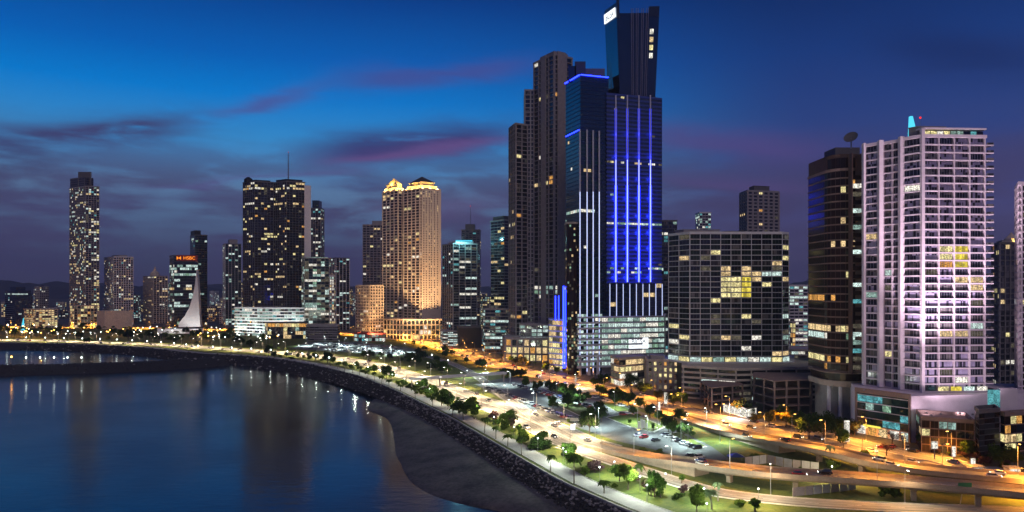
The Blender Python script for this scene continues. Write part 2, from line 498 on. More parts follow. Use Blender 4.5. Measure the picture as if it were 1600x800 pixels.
# sea
mb = MB()
mb.poly([(-9000, -600, WZ), (2500, -600, WZ), (2500, 5000, WZ), (-9000, 5000, WZ)], 'path')
def water_mat(gg, out, m):
    p = gg.n('ShaderNodeBsdfPrincipled'); geo = gg.n('ShaderNodeNewGeometry'); pos = geo.outputs['Position']
    p.inputs['Base Color'].default_value = (.024, .032, .046, 1)
    p.inputs['IOR'].default_value = 1.36
    mp = gg.n('ShaderNodeVectorMath', operation='MULTIPLY'); m.node_tree.links.new(pos, mp.inputs[0]); mp.inputs[1].default_value = (.5, 1.0, 1)
    big = gg.noise(pos, .008, 3)
    m.node_tree.links.new(gg.sm(big, .35, .7, .10, .24), p.inputs['Roughness'])
    h = gg.m('ADD', gg.noise(mp.outputs[0], .25, 3), gg.m('MULTIPLY', gg.noise(mp.outputs[0], .9, 2), .25))
    b = gg.n('ShaderNodeBump'); b.inputs['Strength'].default_value = .16; b.inputs['Distance'].default_value = .6
    m.node_tree.links.new(h, b.inputs['Height']); m.node_tree.links.new(b.outputs[0], p.inputs['Normal'])
    m.node_tree.links.new(p.outputs[0], out.inputs[0])
mat('water', water_mat)
o = mb.build('sea'); o.data.materials[0] = MATS['water']; o['kind'] = 'structure'

# rock revetment: sloping bank with loose boulders
def bank_at(p):
    t = min(1., max(0., (p.y - 400) / 230))
    return 6.5 + 11 * t, -3.0 - 3.6 * t     # width, foot height
foot = []
mb = MB()
for i in range(len(coast) - 1):
    if coast[i].y < 40 or coast[i].x < -1500: continue
    q = []
    for k in (i, i + 1):
        w, zf = bank_at(coast[k]); q.append((coast[k], coast[k] + cn[k] * w, zf))
    mb.poly([(q[0][0].x, q[0][0].y, .5), (q[0][1].x, q[0][1].y, q[0][2]), (q[1][1].x, q[1][1].y, q[1][2]), (q[1][0].x, q[1][0].y, .5)][::-1], 'rock')
    foot.append((q[0][1], q[0][2], coast[i]))
o = mb.build('shore'); o['kind'] = 'structure'
def rocks(name, spots, seed, m='rock', pale=.22):
    rr = random.Random(seed); mb = MB()
    ico = [(0, 0, 1), (.89, 0, .45), (.28, .85, .45), (-.72, .53, .45), (-.72, -.53, .45), (.28, -.85, .45), (.72, .53, -.45), (-.28, .85, -.45), (-.89, 0, -.45), (-.28, -.85, -.45), (.72, -.53, -.45), (0, 0, -1)]
    tri = [(0, 1, 2), (0, 2, 3), (0, 3, 4), (0, 4, 5), (0, 5, 1), (1, 6, 2), (2, 7, 3), (3, 8, 4), (4, 9, 5), (5, 10, 1), (6, 7, 2), (7, 8, 3), (8, 9, 4), (9, 10, 5), (10, 6, 1), (11, 7, 6), (11, 8, 7), (11, 9, 8), (11, 10, 9), (11, 6, 10)]
    i0 = mb.mid(m); i1 = mb.mid('rock_pale')
    for (x, y, z, r) in spots:
        b = len(mb.v); s = (r * rr.uniform(.7, 1.4), r * rr.uniform(.7, 1.4), r * rr.uniform(.5, .95)); a = rr.uniform(0, 6.28); ca, sa = math.cos(a), math.sin(a)
        for (u, v, w) in ico:
            j = rr.uniform(.75, 1.2); u, v, w = u * s[0] * j, v * s[1] * j, w * s[2] * j
            mb.v.append((x + u * ca - v * sa, y + u * sa + v * ca, z + w))
        mm = i1 if rr.random() < pale * ((2.0 if z > -1.2 else .8) if y < 450 else .35) else i0  # extra pale boulders near the top paint in the promenade lamp light
        for t in tri: mb.f.append(tuple(b + k for k in t)); mb.mi.append(mm)
    return mb.build(name, kind='stuff')
spots = []; rr = random.Random(3)
for i in range(len(coast) - 1):
    p = coast[i]
    if p.y < 170 or p.x < -560: continue
    w, zf = bank_at(p); L = (coast[i + 1] - p).length
    n = int(L * w * (1.3 if p.y < 420 else .7 if p.y < 620 else .25))
    for _ in range(n):
        t, u = rr.random(), rr.random() ** .9
        q = p.lerp(coast[i + 1], t) + cn[i] * (u * (w + 1.2) + .1)
        spots.append((q.x, q.y, .55 + (zf - .5) * min(1, u * 1.05), rr.uniform(.35, .75) * (1 if p.y < 420 else 1.3 if p.y < 620 else 1.9)))
tag(rocks('boulders', spots, 5), 'dark loose boulders of the sea wall bank below the promenade', 'rocks')

# tidal mud flat
out_px = [(572, 640), (598, 652), (608, 664), (611, 687), (615, 714), (637, 755), (675, 777), (730, 792), (800, 810)]
outl = smooth_line([Vector((-88.5, 466))] + [V2(gp(x, y, WZ)) for x, y in out_px] + [Vector((35, 150)), Vector((70, 60))], 4.)
inner = [f for f in foot if 55 < f[2].y < 470][::-1]
mb = MB(); NU = 14
def tpos(line, t):
    k = t * (len(line) - 1); i = min(int(k), len(line) - 2); return line[i].lerp(line[i + 1], k - i)
il = [Vector((f[0].x, f[0].y, f[1] + .3)) for f in inner]
NS = 90; grid = []
for a in range(NS + 1):
    A = tpos(il, a / NS); B = tpos(outl, a / NS); row = []
    for b in range(NU + 1):
        u = b / NU; p = Vector((A.x, A.y)).lerp(B, u)
        z = A.z * (1 - u) ** .8 + (WZ - .25) * (1 - (1 - u) ** .8)
        z += .22 * (mnoise.noise(Vector((p.x * .12, p.y * .03, 0)))) + .1 * mnoise.noise(Vector((p.x * .4, p.y * .15, 4)))
        row.append(len(mb.v)); mb.v.append((p.x, p.y, z if u < 1 else WZ - .4))
    grid.append(row)
mi = mb.mid('mud')
for a in range(NS):
    for b in range(NU): mb.f.append((grid[a][b], grid[a][b + 1], grid[a + 1][b + 1], grid[a + 1][b])[::-1]); mb.mi.append(mi)
o = mb.build('mud_shore', smooth=True); o['kind'] = 'structure'

# breakwater spit closing the small inlet
spit = smooth_line([V2(gp(345, 557, 1)), V2(gp(250, 563, 1)), V2(gp(140, 567, 1)), V2(gp(0, 570, 1)), V2(gp(-200, 572, 1)), V2(gp(-500, 574, 1)), Vector((-1500, 600))], 8.)
sn = normals(spit)
mb = MB()
prof = [(-21, -6.6), (-11, -2.2), (-4, .5), (4, .6), (11, -2.0), (22, -6.6)]
for i in range(len(spit) - 1):
    for k in range(5):
        q = []
        for (j, pp) in ((i, prof[k]), (i, prof[k + 1]), (i + 1, prof[k + 1]), (i + 1, prof[k])):
            q.append((spit[j].x + sn[j].x * pp[0], spit[j].y + sn[j].y * pp[0], pp[1]))
        mb.poly(q[::-1], 'rock')
o = mb.build('breakwater_shore'); o['kind'] = 'structure'
spots = []
for i in range(len(spit) - 1):
    if spit[i].x < -620: continue
    for _ in range(16):
        u = rr.uniform(-19, 19); q = spit[i].lerp(spit[i + 1], rr.random()) + sn[i] * u
        z = .4 if abs(u) < 4 else .4 - (abs(u) - 4) * .4
        spots.append((q.x, q.y, z, rr.uniform(.6, 1.5)))
tag(rocks('breakwater_rocks', spots, 9), 'dark rubble covering the breakwater spit off the inlet', 'rocks')

# hills far behind the city
def hill(name, x0, x1, d, zt, seed):
    mb = MB(); n = 120; rows = []
    for b, (dd, k) in enumerate(((d - 900, 0.), (d - 350, .55), (d, 1.), (d + 900, 0.))):
        r = []
        for a in range(n + 1):
            x = x0 + (x1 - x0) * a / n
            e = math.sin(math.pi * a / n) ** .5
            z = (zt * e * (.62 + .6 * mnoise.fractal(Vector((x * .0011, seed, 0)), .9, 2., 5) + .08 * mnoise.noise(Vector((x * .012, b, seed))))) * k
            r.append(len(mb.v)); mb.v.append((x, dd, max(z, 0) - 2 * (k == 0)))
        rows.append(r)
    i = mb.mid('hill')
    for b in range(3):
        for a in range(n): mb.f.append((rows[b][a], rows[b][a + 1], rows[b + 1][a + 1], rows[b + 1][a])); mb.mi.append(i)
    o = mb.build(name, smooth=True); o['kind'] = 'structure'
hill('hill', -4600, -1900, 5200, 190, 1.3); hill('hill', -5200, 900, 6800, 150, 4.1); hill('hill', 500, 5200, 6200, 170, 7.7)

# ------------------------------------------------------------------ roads
road_px = [(940, 702), (899, 690), (861, 672), (820, 654), (790, 641), (730, 621), (674, 599), (617, 580), (580, 570), (535, 561.5), (480, 555), (435, 551), (360, 546),
           (250, 539), (100, 533.5), (0, 531.5)]
road1 = smooth_line([V2(gp(*p)) for p in road_px] + [Vector((-1200, 950))], 7.)
low_px = [(880, 697), (955, 720), (1000, 735), (1036, 747), (1080, 760), (1127, 771), (1198, 780), (1280, 787), (1400, 793), (1600, 800)]
road_low = smooth_line([V2(gp(*p)) for p in low_px] + [Vector((200, 205))], 5.)
def road(name, line, w, z, lanes, m='asphalt_pale', median=False):
    mb = MB(); ribbon(mb, line, -w / 2, w / 2, m, z); o = mb.build(name); o['kind'] = 'structure'
    mk = MB()
    for l in range(1, lanes):
        off = -w / 2 + w * l / lanes
        if median and l == lanes // 2: continue
        pts = along(line, 4., 0., off)
        for i in range(0, len(pts) - 1, 3):
            a, b = pts[i], pts[i + 1]
            n = a[2] * .09; n2 = b[2] * .09
            mk.poly([(a[0].x - n.x, a[0].y - n.y, a[0].z + z + .02), (b[0].x - n2.x, b[0].y - n2.y, b[0].z + z + .02), (b[0].x + n2.x, b[0].y + n2.y, b[0].z + z + .02), (a[0].x + n.x, a[0].y + n.y, a[0].z + z + .02)], 'paint')
    for s in (-1, 1): ribbon(mk, line, s * (w / 2 - .5) - .09, s * (w / 2 - .5) + .09, 'paint', z + .02)
    k = mk.build('lane_marking', o, 'stuff')
    tk = MB(); lw = w / lanes
    for l in range(lanes):
        for q_ in (-.85, .85):
            off = -w / 2 + lw * (l + .5) + q_ + rr.uniform(-.2, .2); ribbon(tk, line, off - .28, off + .28, 'trail_streak' if (l + (q_ > 0)) % 3 else 'trail_streak_dark', z + .008)
    tk.build('tyre_trail_streak', o, 'stuff')  # wear streaks along the lanes, tinted to imitate traffic light trails
    for s in (-1, 1):
        kb = MB(); wall_ribbon(kb, line, s * (w / 2 + .2), .4, -.05, z + .13, 'kerb'); kb.build('kerb', o)
    if median:
        kb = MB(); wall_ribbon(kb, line, 0, 1.6, 0, z + .15, 'kerb'); kb.build('median', o)
    return o
road('coastal_road', road1, 22, .06, 6, median=True)
road('service_road', road_low, 9, .09, 2)
road('avenue', balboa, 22, .06, 6, median=True)
# slip road between the avenue and the coastal road
slip = smooth_line([V2(gp(*p)) for p in [(905, 690), (860, 668), (800, 628), (762, 600), (735, 582), (700, 566), (660, 556), (600, 548), (520, 541)]], 6.)
road('slip_road', slip, 7, .075, 2)

def viaduct(name, label, pts3, w, piers, girder=1.7):
    line = smooth_line([gp(x, y, z) for x, y, z in pts3], 5.)
    t = thing(name, label, 'bridge', line[0])
    mb = MB(); nn = normals(line)
    def pt(i, o, z): return (line[i].x + nn[i].x * o, line[i].y + nn[i].y * o, line[i].z + z)
    h = w / 2
    for i in range(len(line) - 1):
        for (o0, z0, o1, z1, m) in ((-h, 0, h, 0, 'asphalt_pale'), (h, 0, h, -.6, 'conc_bridge'), (h, -.6, h * .62, -.75, 'conc_bridge'), (h * .62, -.75, h * .52, -girder, 'conc_bridge'),
                                    (h * .52, -girder, -h * .52, -girder, 'conc_bridge'), (-h * .52, -girder, -h * .62, -.75, 'conc_bridge'), (-h * .62, -.75, -h, -.6, 'conc_bridge'), (-h, -.6, -h, 0, 'conc_bridge')):
            mb.poly([pt(i, o0, z0), pt(i + 1, o0, z0), pt(i + 1, o1, z1), pt(i, o1, z1)][::-1], m)
    mb.build('deck', t)
    for s in (-1, 1):
        kb = MB(); wall_ribbon(kb, line, s * (h - .16), .26, .01, .95, 'conc_bridge'); pr = kb.build('parapet', t)
    mk = MB()
    ps = along(line, 4., 0., 0.)
    for i in range(0, len(ps) - 1, 3):
        a, b = ps[i], ps[i + 1]; n = a[2] * .09
        mk.poly([(a[0].x - n.x, a[0].y - n.y, a[0].z + .03), (b[0].x - n.x, b[0].y - n.y, b[0].z + .03), (b[0].x + n.x, b[0].y + n.y, b[0].z + .03), (a[0].x + n.x, a[0].y + n.y, a[0].z + .03)], 'paint')
    mk.build('lane_marking', t, 'stuff')
    # abutment fill under the low end of the ramp
    ab = MB()
    for i in range(len(line) - 1):
        if line[i].z > 3.6 or line[i].x > 140: continue
        for s in (-1, 1):
            q = [pt(i, s * h * .8, -.62), pt(i + 1, s * h * .8, -.62)]
            ab.poly([q[0], q[1], (q[1][0], q[1][1], -.2), (q[0][0], q[0][1], -.2)], 'conc_bridge')
        if line[i + 1].z > 3.6: ab.poly([pt(i + 1, -h * .8, -.62), pt(i + 1, h * .8, -.62), (*pt(i + 1, h * .8, 0)[:2], -.2), (*pt(i + 1, -h * .8, 0)[:2], -.2)], 'conc_bridge')
    ab.build('abutment', t)
    for px in piers:
        best = min(range(len(line)), key=lambda i: abs(line[i].x / line[i].y * F + 800 - px))
        c, n = line[best], nn[best]; d = Vector((n.y, -n.x)); zt = c.z - girder
        pm = MB()
        def ring(hw, hl, z): return [(c.x + n.x * a + d.x * b, c.y + n.y * a + d.y * b, z) for a, b in ((-hw, -hl), (-hw, hl), (hw, hl), (hw, -hl))]
        pm.hexa(ring(.85, .75, -.2), ring(.85, .75, zt - .9), 'conc_bridge')
        pm.hexa(ring(.9, .8, zt - .9), ring(2.3, .8, zt - .02), 'conc_bridge')
        pm.build('pier', t)
    return line
via1 = viaduct('viaduct', 'low concrete flyover on piers, nearer the sea', [(925, 696, .1), (955, 703, .3), (1010, 714, 1.5), (1075, 722, 3.4), (1140, 731, 4.8), (1205, 738, 5.5), (1280, 743, 5.6), (1340, 747, 5.6),
               (1460, 756, 5.6), (1600, 769, 5.6), (1750, 785, 5.6)], 9.5, [1142, 1256, 1412, 1528, 1640])
via2 = viaduct('viaduct', 'second concrete flyover farther inland, lit amber beside the avenue', [(1020, 640, .12), (1085, 659, .3), (1140, 675, 1.2), (1200, 687, 3.0), (1280, 701, 4.8), (1370, 722, 5.0), (1460, 735, 5.0), (1600, 748, 5.0), (1750, 758, 5.0)],
               10.5, [1222, 1276, 1350, 1440, 1540])

# pedestrian footbridge over the coastal road
t = thing('footbridge', 'thin pale footbridge crossing the coastal road on slim posts', 'bridge', (gx(655, 500), 500, 0))
A, B = Vector((gx(640, 478), 478)), Vector((gx(790, 512), 512)); dirv = (B - A).normalized(); nv = Vector((-dirv.y, dirv.x))
mb = MB(); ln = [Vector((A.x, A.y, 5.6)), Vector((B.x, B.y, 5.6))]
wall_ribbon(mb, ln, 0, 3., -.5, .1, 'white'); mb.build('deck', t)
for s in (-1, 1):
    mb = MB(); wall_ribbon(mb, ln, s * 1.4, .12, .1, 1.2, 'white'); mb.build('railing', t)
for k in (.02, .3, .55, .8, .98):
    p = A.lerp(B, k); mb = MB(); mb.box(p.x - .4, p.x + .4, p.y - .4, p.y + .4, -.1, 5.1, 'conc_warm'); mb.build('post', t)

# car parks
lot_px = [(742, 600), (800, 588), (880, 601), (960, 624), (1012, 648), (1060, 672), (1112, 698), (1140, 718), (1088, 722), (1020, 702), (962, 689), (900, 667), (830, 642), (770, 616)]
lot = sheet('parking_pavement', [gp(*p) for p in lot_px], .07, 'parking')
far_px = [(455, 545), (480, 534), (560, 534), (660, 546), (668, 556), (600, 554.5), (520, 549)]
lot2 = sheet('parking_pavement', [gp(*p) for p in far_px], .07, 'parking')
sheet('park_lawn', [gp(*p) for p in [(1, 527), (300, 529), (420, 536), (420, 529), (300, 522), (0, 519)]], .07, 'grass')
# planted islands in the big car park
def island(px_pts, name='traffic_island'):
    pts = [gp(*p) for p in px_pts]
    mb = MB(); mb.prism([(p.x, p.y) for p in pts], .05, .24, 'kerb'); o = mb.build(name); o['kind'] = 'structure'
    c = sum((Vector((p.x, p.y)) for p in pts), Vector((0, 0))) / len(pts)
    mb = MB(); mb.prism([(c.x + (p.x - c.x) * .93, c.y + (p.y - c.y) * .93) for p in pts], .2, .28, 'grass'); mb.build('turf', o)
def orient(l):
    a = sum(gp(*l[i]).x * gp(*l[(i + 1) % len(l)]).y - gp(*l[(i + 1) % len(l)]).x * gp(*l[i]).y for i in range(len(l)))
    return l if a > 0 else l[::-1]
for l in ([(945, 652), (985, 646), (1010, 655), (1040, 668), (1022, 676), (985, 668)], [(850, 608), (880, 606), (925, 622), (900, 628)], [(935, 628), (960, 630), (990, 642), (965, 645)],
          [(868, 632), (900, 630), (930, 645), (905, 650)], [(1045, 678), (1060, 675), (1105, 699), (1092, 700)]):
    island(orient(l))

# =================================================================== BUILDINGS
def corner(L, C, Rr):
    """footprint from three corners seen from the street, each (photo column, distance): left, near, right"""
    a, b, c = P(*L), P(*C), P(*Rr)
    return [b, c, a + c - b, a]
def flat(px0, px1, d, depth, turn=0.):
    a, b = P(px0, d), P(px1, d)
    u = (b - a); u = Matrix.Rotation(turn, 2) @ u; b = a + u
    n = Vector((-u.y, u.x)).normalized()
    return [a, b, b + n * depth, a + n * depth]
def faces_of(foot):
    out = []
    for i in range(len(foot)):
        a, b = Vector(foot[i]), Vector(foot[(i + 1) % len(foot)])
        u = (b - a); L = u.length; u = u / L; n = Vector((u.y, -u.x))
        vis = ((a + b) / 2).dot(n) < 0
        out.append((a, u, n, L, vis))
    return out
def fbox(mb, face, s0, s1, z0, z1, d0, d1, m):
    a, u, n, L, vis = face
    p = lambda s, d, z: (a.x + u.x * s + n.x * d, a.y + u.y * s + n.y * d, z)
    mb.hexa([p(s0, d1, z0), p(s1, d1, z0), p(s1, d0, z0), p(s0, d0, z0)], [p(s0, d1, z1), p(s1, d1, z1), p(s1, d0, z1), p(s0, d0, z1)], m)
def fquad(mb, face, s0, s1, z0, z1, d, m):
    a, u, n, L, vis = face
    p = lambda s, z: (a.x + u.x * s + n.x * d, a.y + u.y * s + n.y * d, z)
    mb.poly([p(s0, z0), p(s1, z0), p(s1, z1), p(s0, z1)], m)

UNIT = {}
def window_unit(w, h, nsub, gl, fr):
    """one window: frame bars round nsub panes, outward is -y, origin at the lower left of the opening"""
    key = (round(w, 2), round(h, 2), nsub, gl, fr)
    if key not in UNIT:
        mb = MB(); f = .09
        pw = (w - f * (nsub + 1)) / nsub
        for k in range(nsub):
            x = f + k * (pw + f)
            mb.box(x, x + pw, -.03, .05, f, h - f, gl)
        for k in range(nsub + 1):
            x = k * (pw + f); mb.box(x, x + f, -.09, .04, 0, h, fr)
        mb.box(0, w, -.085, .03, 0, f, fr); mb.box(0, w, -.085, .03, h - f, h, fr)
        UNIT[key] = mb.mesh('window')
    return UNIT[key]

class Tower: pass
def tower(name, label, foot, z0, z1, nf, wall='conc', slab='conc', slab_h=.45, slab_out=.3, pier=None, pier_w=.5, pier_out=.45, bay=4., bays=None,
          glass=('glass', 'glass', 'glass_dim'), lit_p=.1, pal='mix', single=False, sill=.9, winw=.8, per_bay=1, parapet=1.4, roof=(), cat='building', group=None,
          root=None, rows=None, rnd_row=.0, zb=None, slabs_single=False, piers_single=False, nsub=3, frame='white', litfn=None):
    T = Tower(); T.foot, T.z0, T.z1, T.nf = foot, z0, z1, nf
    c = sum((Vector(p) for p in foot), Vector((0, 0))) / len(foot)
    if root is None: root = thing(name, label, cat, (c.x, c.y, 0), group)
    T.root = root
    fh = (z1 - z0) / nf; T.fh = fh
    mb = MB(); mb.prism(foot, z0 if zb is None else zb, z1, wall)
    mb.build('wall', root)
    fcs = faces_of(foot); T.faces = fcs
    # floor slabs
    if slab:
        ring = outset(foot, slab_out)
        if slabs_single:
            sm = MB(); sm.prism([(p.x - c.x, p.y - c.y) for p in ring], -slab_h / 2, slab_h / 2, slab); me = sm.mesh('floor_slab')
            for k in range(0, nf + 1): inst('floor_slab', me, root, (0, 0, z0 + k * fh - root.location.z))
        else:
            sm = MB()
            for k in range(0, nf + 1): sm.prism(ring, z0 + k * fh - slab_h / 2, z0 + k * fh + slab_h / 2, slab)
            sm.build('floor_slab', root, 'stuff')
    pm = MB(); wm = MB()
    nsingle = 0
    for fi, fc in enumerate(fcs):
        a, u, n, L, vis = fc
        nb = (bays[fi] if bays and fi < len(bays) and bays[fi] else max(1, round(L / bay)))
        bw = L / nb
        if pier:
            for k in range(nb + 1):
                s = min(max(k * bw, .02), L - .02)
                if piers_single and vis:
                    q = MB(); fbox(q, fc, s - pier_w / 2, s + pier_w / 2, z0 - .05, z1 + .12, -.2, pier_out, pier); q.build('pier', root)
                elif vis: fbox(pm, fc, s - pier_w / 2, s + pier_w / 2, z0 - .05, z1 + .12, -.2, pier_out, pier)
        if not vis: continue
        ang = math.atan2(u.y, u.x)
        for f in range(nf):
            zb_, zt_ = z0 + f * fh + slab_h / 2 + sill, z0 + (f + 1) * fh - slab_h / 2 - .12
            if zt_ - zb_ < .4: zb_ = zt_ - .9
            rowlit = None
            if rows and f in rows: rowlit = rows[f]
            elif rnd.random() < rnd_row: rowlit = (.85, pal)
            run = None
            for b in range(nb):
                pw = bw / per_bay
                for k in range(per_bay):
                    s0 = b * bw + k * pw; wv = pw * winw
                    s0 += (pw - wv) / 2
                    pr, pl = (lit_p, pal) if rowlit is None else rowlit
                    if run and rnd.random() < .35: m = run
                    else: m = pick(pl) if rnd.random() < pr else None
                    if litfn:
                        q = litfn(fi, f, b)
                        if q == 'skip': continue
                        if q: m = q
                    run = m if m in ('l_warm', 'l_cool', 'l_yellow', 'l_white') else None
                    gm = m or rnd.choice(glass)
                    if single and nsingle < 330:
                        nsingle += 1
                        loc = (a.x + u.x * s0 + n.x * .06 - root.location.x, a.y + u.y * s0 + n.y * .06 - root.location.y, zb_ - root.location.z)
                        inst('window', window_unit(wv, zt_ - zb_, nsub, gm, frame), root, loc, ang)
                    else: fquad(wm, fc, s0, s0 + wv, zb_, zt_, .07, gm)
    if pm.f: pm.build('pier', root, 'stuff')
    if wm.f: wm.build('window', root, 'stuff')
    if parapet:
        q = MB(); o1, o2 = outset(foot, slab_out + .04), outset(foot, -.35)
        k = len(foot)
        for i in range(k):
            j = (i + 1) % k
            q.hexa([(*o1[i], z1 - .1), (*o1[j], z1 - .1), (*o2[j], z1 - .1), (*o2[i], z1 - .1)], [(*o1[i], z1 + parapet), (*o1[j], z1 + parapet), (*o2[j], z1 + parapet), (*o2[i], z1 + parapet)], slab or wall)
        q.build('parapet', root)
    A, U, W = Vector(foot[0]), Vector(foot[1]) - Vector(foot[0]), Vector(foot[-1]) - Vector(foot[0])
    for (u0, u1, v0, v1, h, m) in roof:
        q = MB(); cs = [A + U * x + W * y for x, y in ((u0, v0), (u1, v0), (u1, v1), (u0, v1))]
        q.prism(cs, z1 - .05, z1 + h, m); q.prism(outset(cs, .25), z1 + h, z1 + h + .35, m)
        q.build('plant_room', root)
    T.U, T.W, T.A = U, W, A
    return T

def mast(T, px, d, z0, py, r=.25, light=True):
    z1 = gz(py, d); x = gx(px, d); mb = MB()
    mb.tube([(x, d, z0 - .3), (x, d, z1)], [r, r * .35], 'metal', 6)
    for k in range(1, int((z1 - z0) / 4)):
        z = z0 + k * 4; mb.box(x - r * 2.2, x + r * 2.2, d - r * .4, d + r * .4, z, z + .3, 'metal')
    o = mb.build('antenna', T.root)
    if light:
        q = MB(); q.ball((x, d, z1), .5, 'e_red', 6, 4); q.build('beacon', T.root)

def text(name, s, size, loc, rot, m, parent, depth=.06, align='CENTER'):
    cu = bpy.data.curves.new(name, 'FONT'); cu.body = s; cu.size = size; cu.extrude = depth; cu.align_x = align; cu.align_y = 'CENTER'
    tmp = bpy.data.objects.new(name, cu); COL.objects.link(tmp)
    me = bpy.data.meshes.new_from_object(tmp.evaluated_get(bpy.context.evaluated_depsgraph_get()))
    bpy.data.objects.remove(tmp); me.materials.clear(); me.materials.append(MATS[m])
    o = bpy.data.objects.new(name, me); COL.objects.link(o); o.parent = parent
    off = Vector(loc) - parent.location
    if parent.parent: off -= parent.parent.location
    o.location = off; o.rotation_euler = rot
    return o

def lamp_light(name, loc, power, color, parent=None, spot=None, aim=None, radius=.25, blend=.6):
    ld = bpy.data.lights.new(name, 'SPOT' if spot else 'POINT')
    ld.energy = power; ld.color = color; ld.shadow_soft_size = radius
    if spot: ld.spot_size = R(spot); ld.spot_blend = blend
    o = bpy.data.objects.new(name, ld); COL.objects.link(o)
    if parent:
        o.parent = parent; o.location = Vector(loc) - parent.location
    else: o.location = loc
    if aim is not None:
        o.rotation_euler = (Vector(aim) - Vector(loc)).to_track_quat('-Z', 'Y').to_euler()
    return o
def flood(T, loc, aim, power, color, spot=90, radius=.6):
    """a floodlight fixture fixed to the building, with its light"""
    mb = MB(); l = Vector(loc)
    mb.box(l.x - .35, l.x + .35, l.y - .25, l.y + .25, l.z - .7, l.z - .1, 'metal'); mb.build('floodlight', T.root)
    lamp_light('flood', loc, power, color, T.root, spot, aim, radius)

pbr('frame_lilac', (.30, .27, .33), .6, .1)
NEAR = []   # ---- pale pink apartment tower (rightmost large one)
C_, L_, R_ = P(1441, 320), P(1350, 343), P(1537, 322)
lf = C_ - L_
def lp(t, out): n = Vector((lf.y, -lf.x)).normalized(); return L_ + lf * t + n * out
foot = [C_, R_, R_ + Vector((2, 26)), L_ + Vector((16, 24)), lp(0, 0), lp(.30, 0), lp(.30, -1.8), lp(.66, -1.8), lp(.66, .0)]
def pink_lit(fi, f, b):
    if fi == 0 and f in (17, 18, 16) and b in (1, 2): return 'l_gold' if b == 2 else ('l_yellow' if f != 16 else 'l_amber')
    return None
T = tower('apartment_tower', 'tall pinkish white apartment tower with long balcony slabs, beside the dark round tower', foot, gz(612, 320), gz(214, 320), 33, wall='conc_dark', slab='pinkwhite', slab_h=.5, slab_out=.95,
          pier='pinkwhite', pier_w=.5, pier_out=1.02, bays=[4, 3, 3, 3, 1, 1, 2, 1, 1], glass=('glass_curtain', 'glass_curtain', 'glass', 'glass_dim'), lit_p=.07, single=True, sill=.12, winw=.9, slabs_single=True,
          piers_single=True, nsub=5, frame='frame_lilac', litfn=pink_lit, cat='apartment tower', parapet=1.1, roof=[(.05, .5, .35, .8, 5.0, 'conc'), (.55, .95, .3, .8, 3.2, 'roofdark')])
pink = T
for k in range(33):
    q = MB(); z = T.z0 + k * T.fh; q.box(R_.x + .98, R_.x + 4.0, R_.y - .8, R_.y + 6, z - .22, z + .22, 'pinkwhite'); bl = q.build('balcony', T.root)
    q = MB(); q.box(R_.x + 3.85, R_.x + 3.95, R_.y - .7, R_.y + 5.9, z + .22, z + 1.2, 'glass_dim'); q.box(R_.x + 1.0, R_.x + 3.84, R_.y - .72, R_.y - .64, z + .22, z + 1.2, 'glass_dim'); q.build('railing', bl)
for t_, w_ in ((0, .9), (.30, 1.5), (.66, 1.5)):
    q = MB(); p = lp(t_, .2); q.box(p.x - w_ * .8, p.x + w_ * .5, p.y - 1.5, p.y + .5, T.z0, T.z1 + 1.6, 'pinkwhite'); q.build('pier', T.root)
q = MB(); q.box(C_.x - .9, C_.x + .5, C_.y - 1.35, C_.y + .4, T.z0 - .3, T.z1 + 3.4, 'pinkwhite'); q.build('pier', T.root)
# crown: open lit terrace with an upper slab, and a small glowing blue sail
zt = T.z1
mb = MB(); mb.prism([C_ + Vector((1.2, 1.6)), R_ + Vector((-1.5, 1.4)), R_ + Vector((-1.5, 9)), C_ + Vector((1.2, 9))], zt + .3, zt + 3.3, 'glass_dim'); mb.build('penthouse', T.root)
fc = faces_of([C_ + Vector((1.2, 1.5)), R_ + Vector((-1.5, 1.3)), R_ + Vector((-1.5, 9)), C_ + Vector((1.2, 9))])[0]
for k in range(9):
    mb = MB(); fquad(mb, fc, .4 + k * 3.05, 3.1 + k * 3.05, zt + .6, zt + 3.0, .05, ('l_yellow', 'l_yellow', 'l_white', 'l_yellow', 'l_mint', 'l_mint', 'glass', 'l_teal', 'glass')[k]); mb.build('window', T.root)
mb = MB(); mb.prism(outset([C_, R_, R_ + Vector((0, 10)), C_ + Vector((0, 10))], .8), zt + 3.4, zt + 4.1, 'pinkwhite'); mb.build('canopy', T.root)
sx, sd = gx(1427, 326), 326.
mb = MB(); mb.hexa([(sx - 1.7, sd, zt), (sx + 2.4, sd, zt), (sx + 2.4, sd + 1.5, zt), (sx - 1.7, sd + 1.5, zt)], [(sx - 1.2, sd, zt + 10.5), (sx - .2, sd, zt + 10.5), (sx - .2, sd + 1.5, zt + 10.5), (sx - 1.2, sd + 1.5, zt + 10.5)], 'e_cyan'); mb.build('glowing_fin', T.root)
mast(T, 1438, 330, zt + 1, 184, .12)

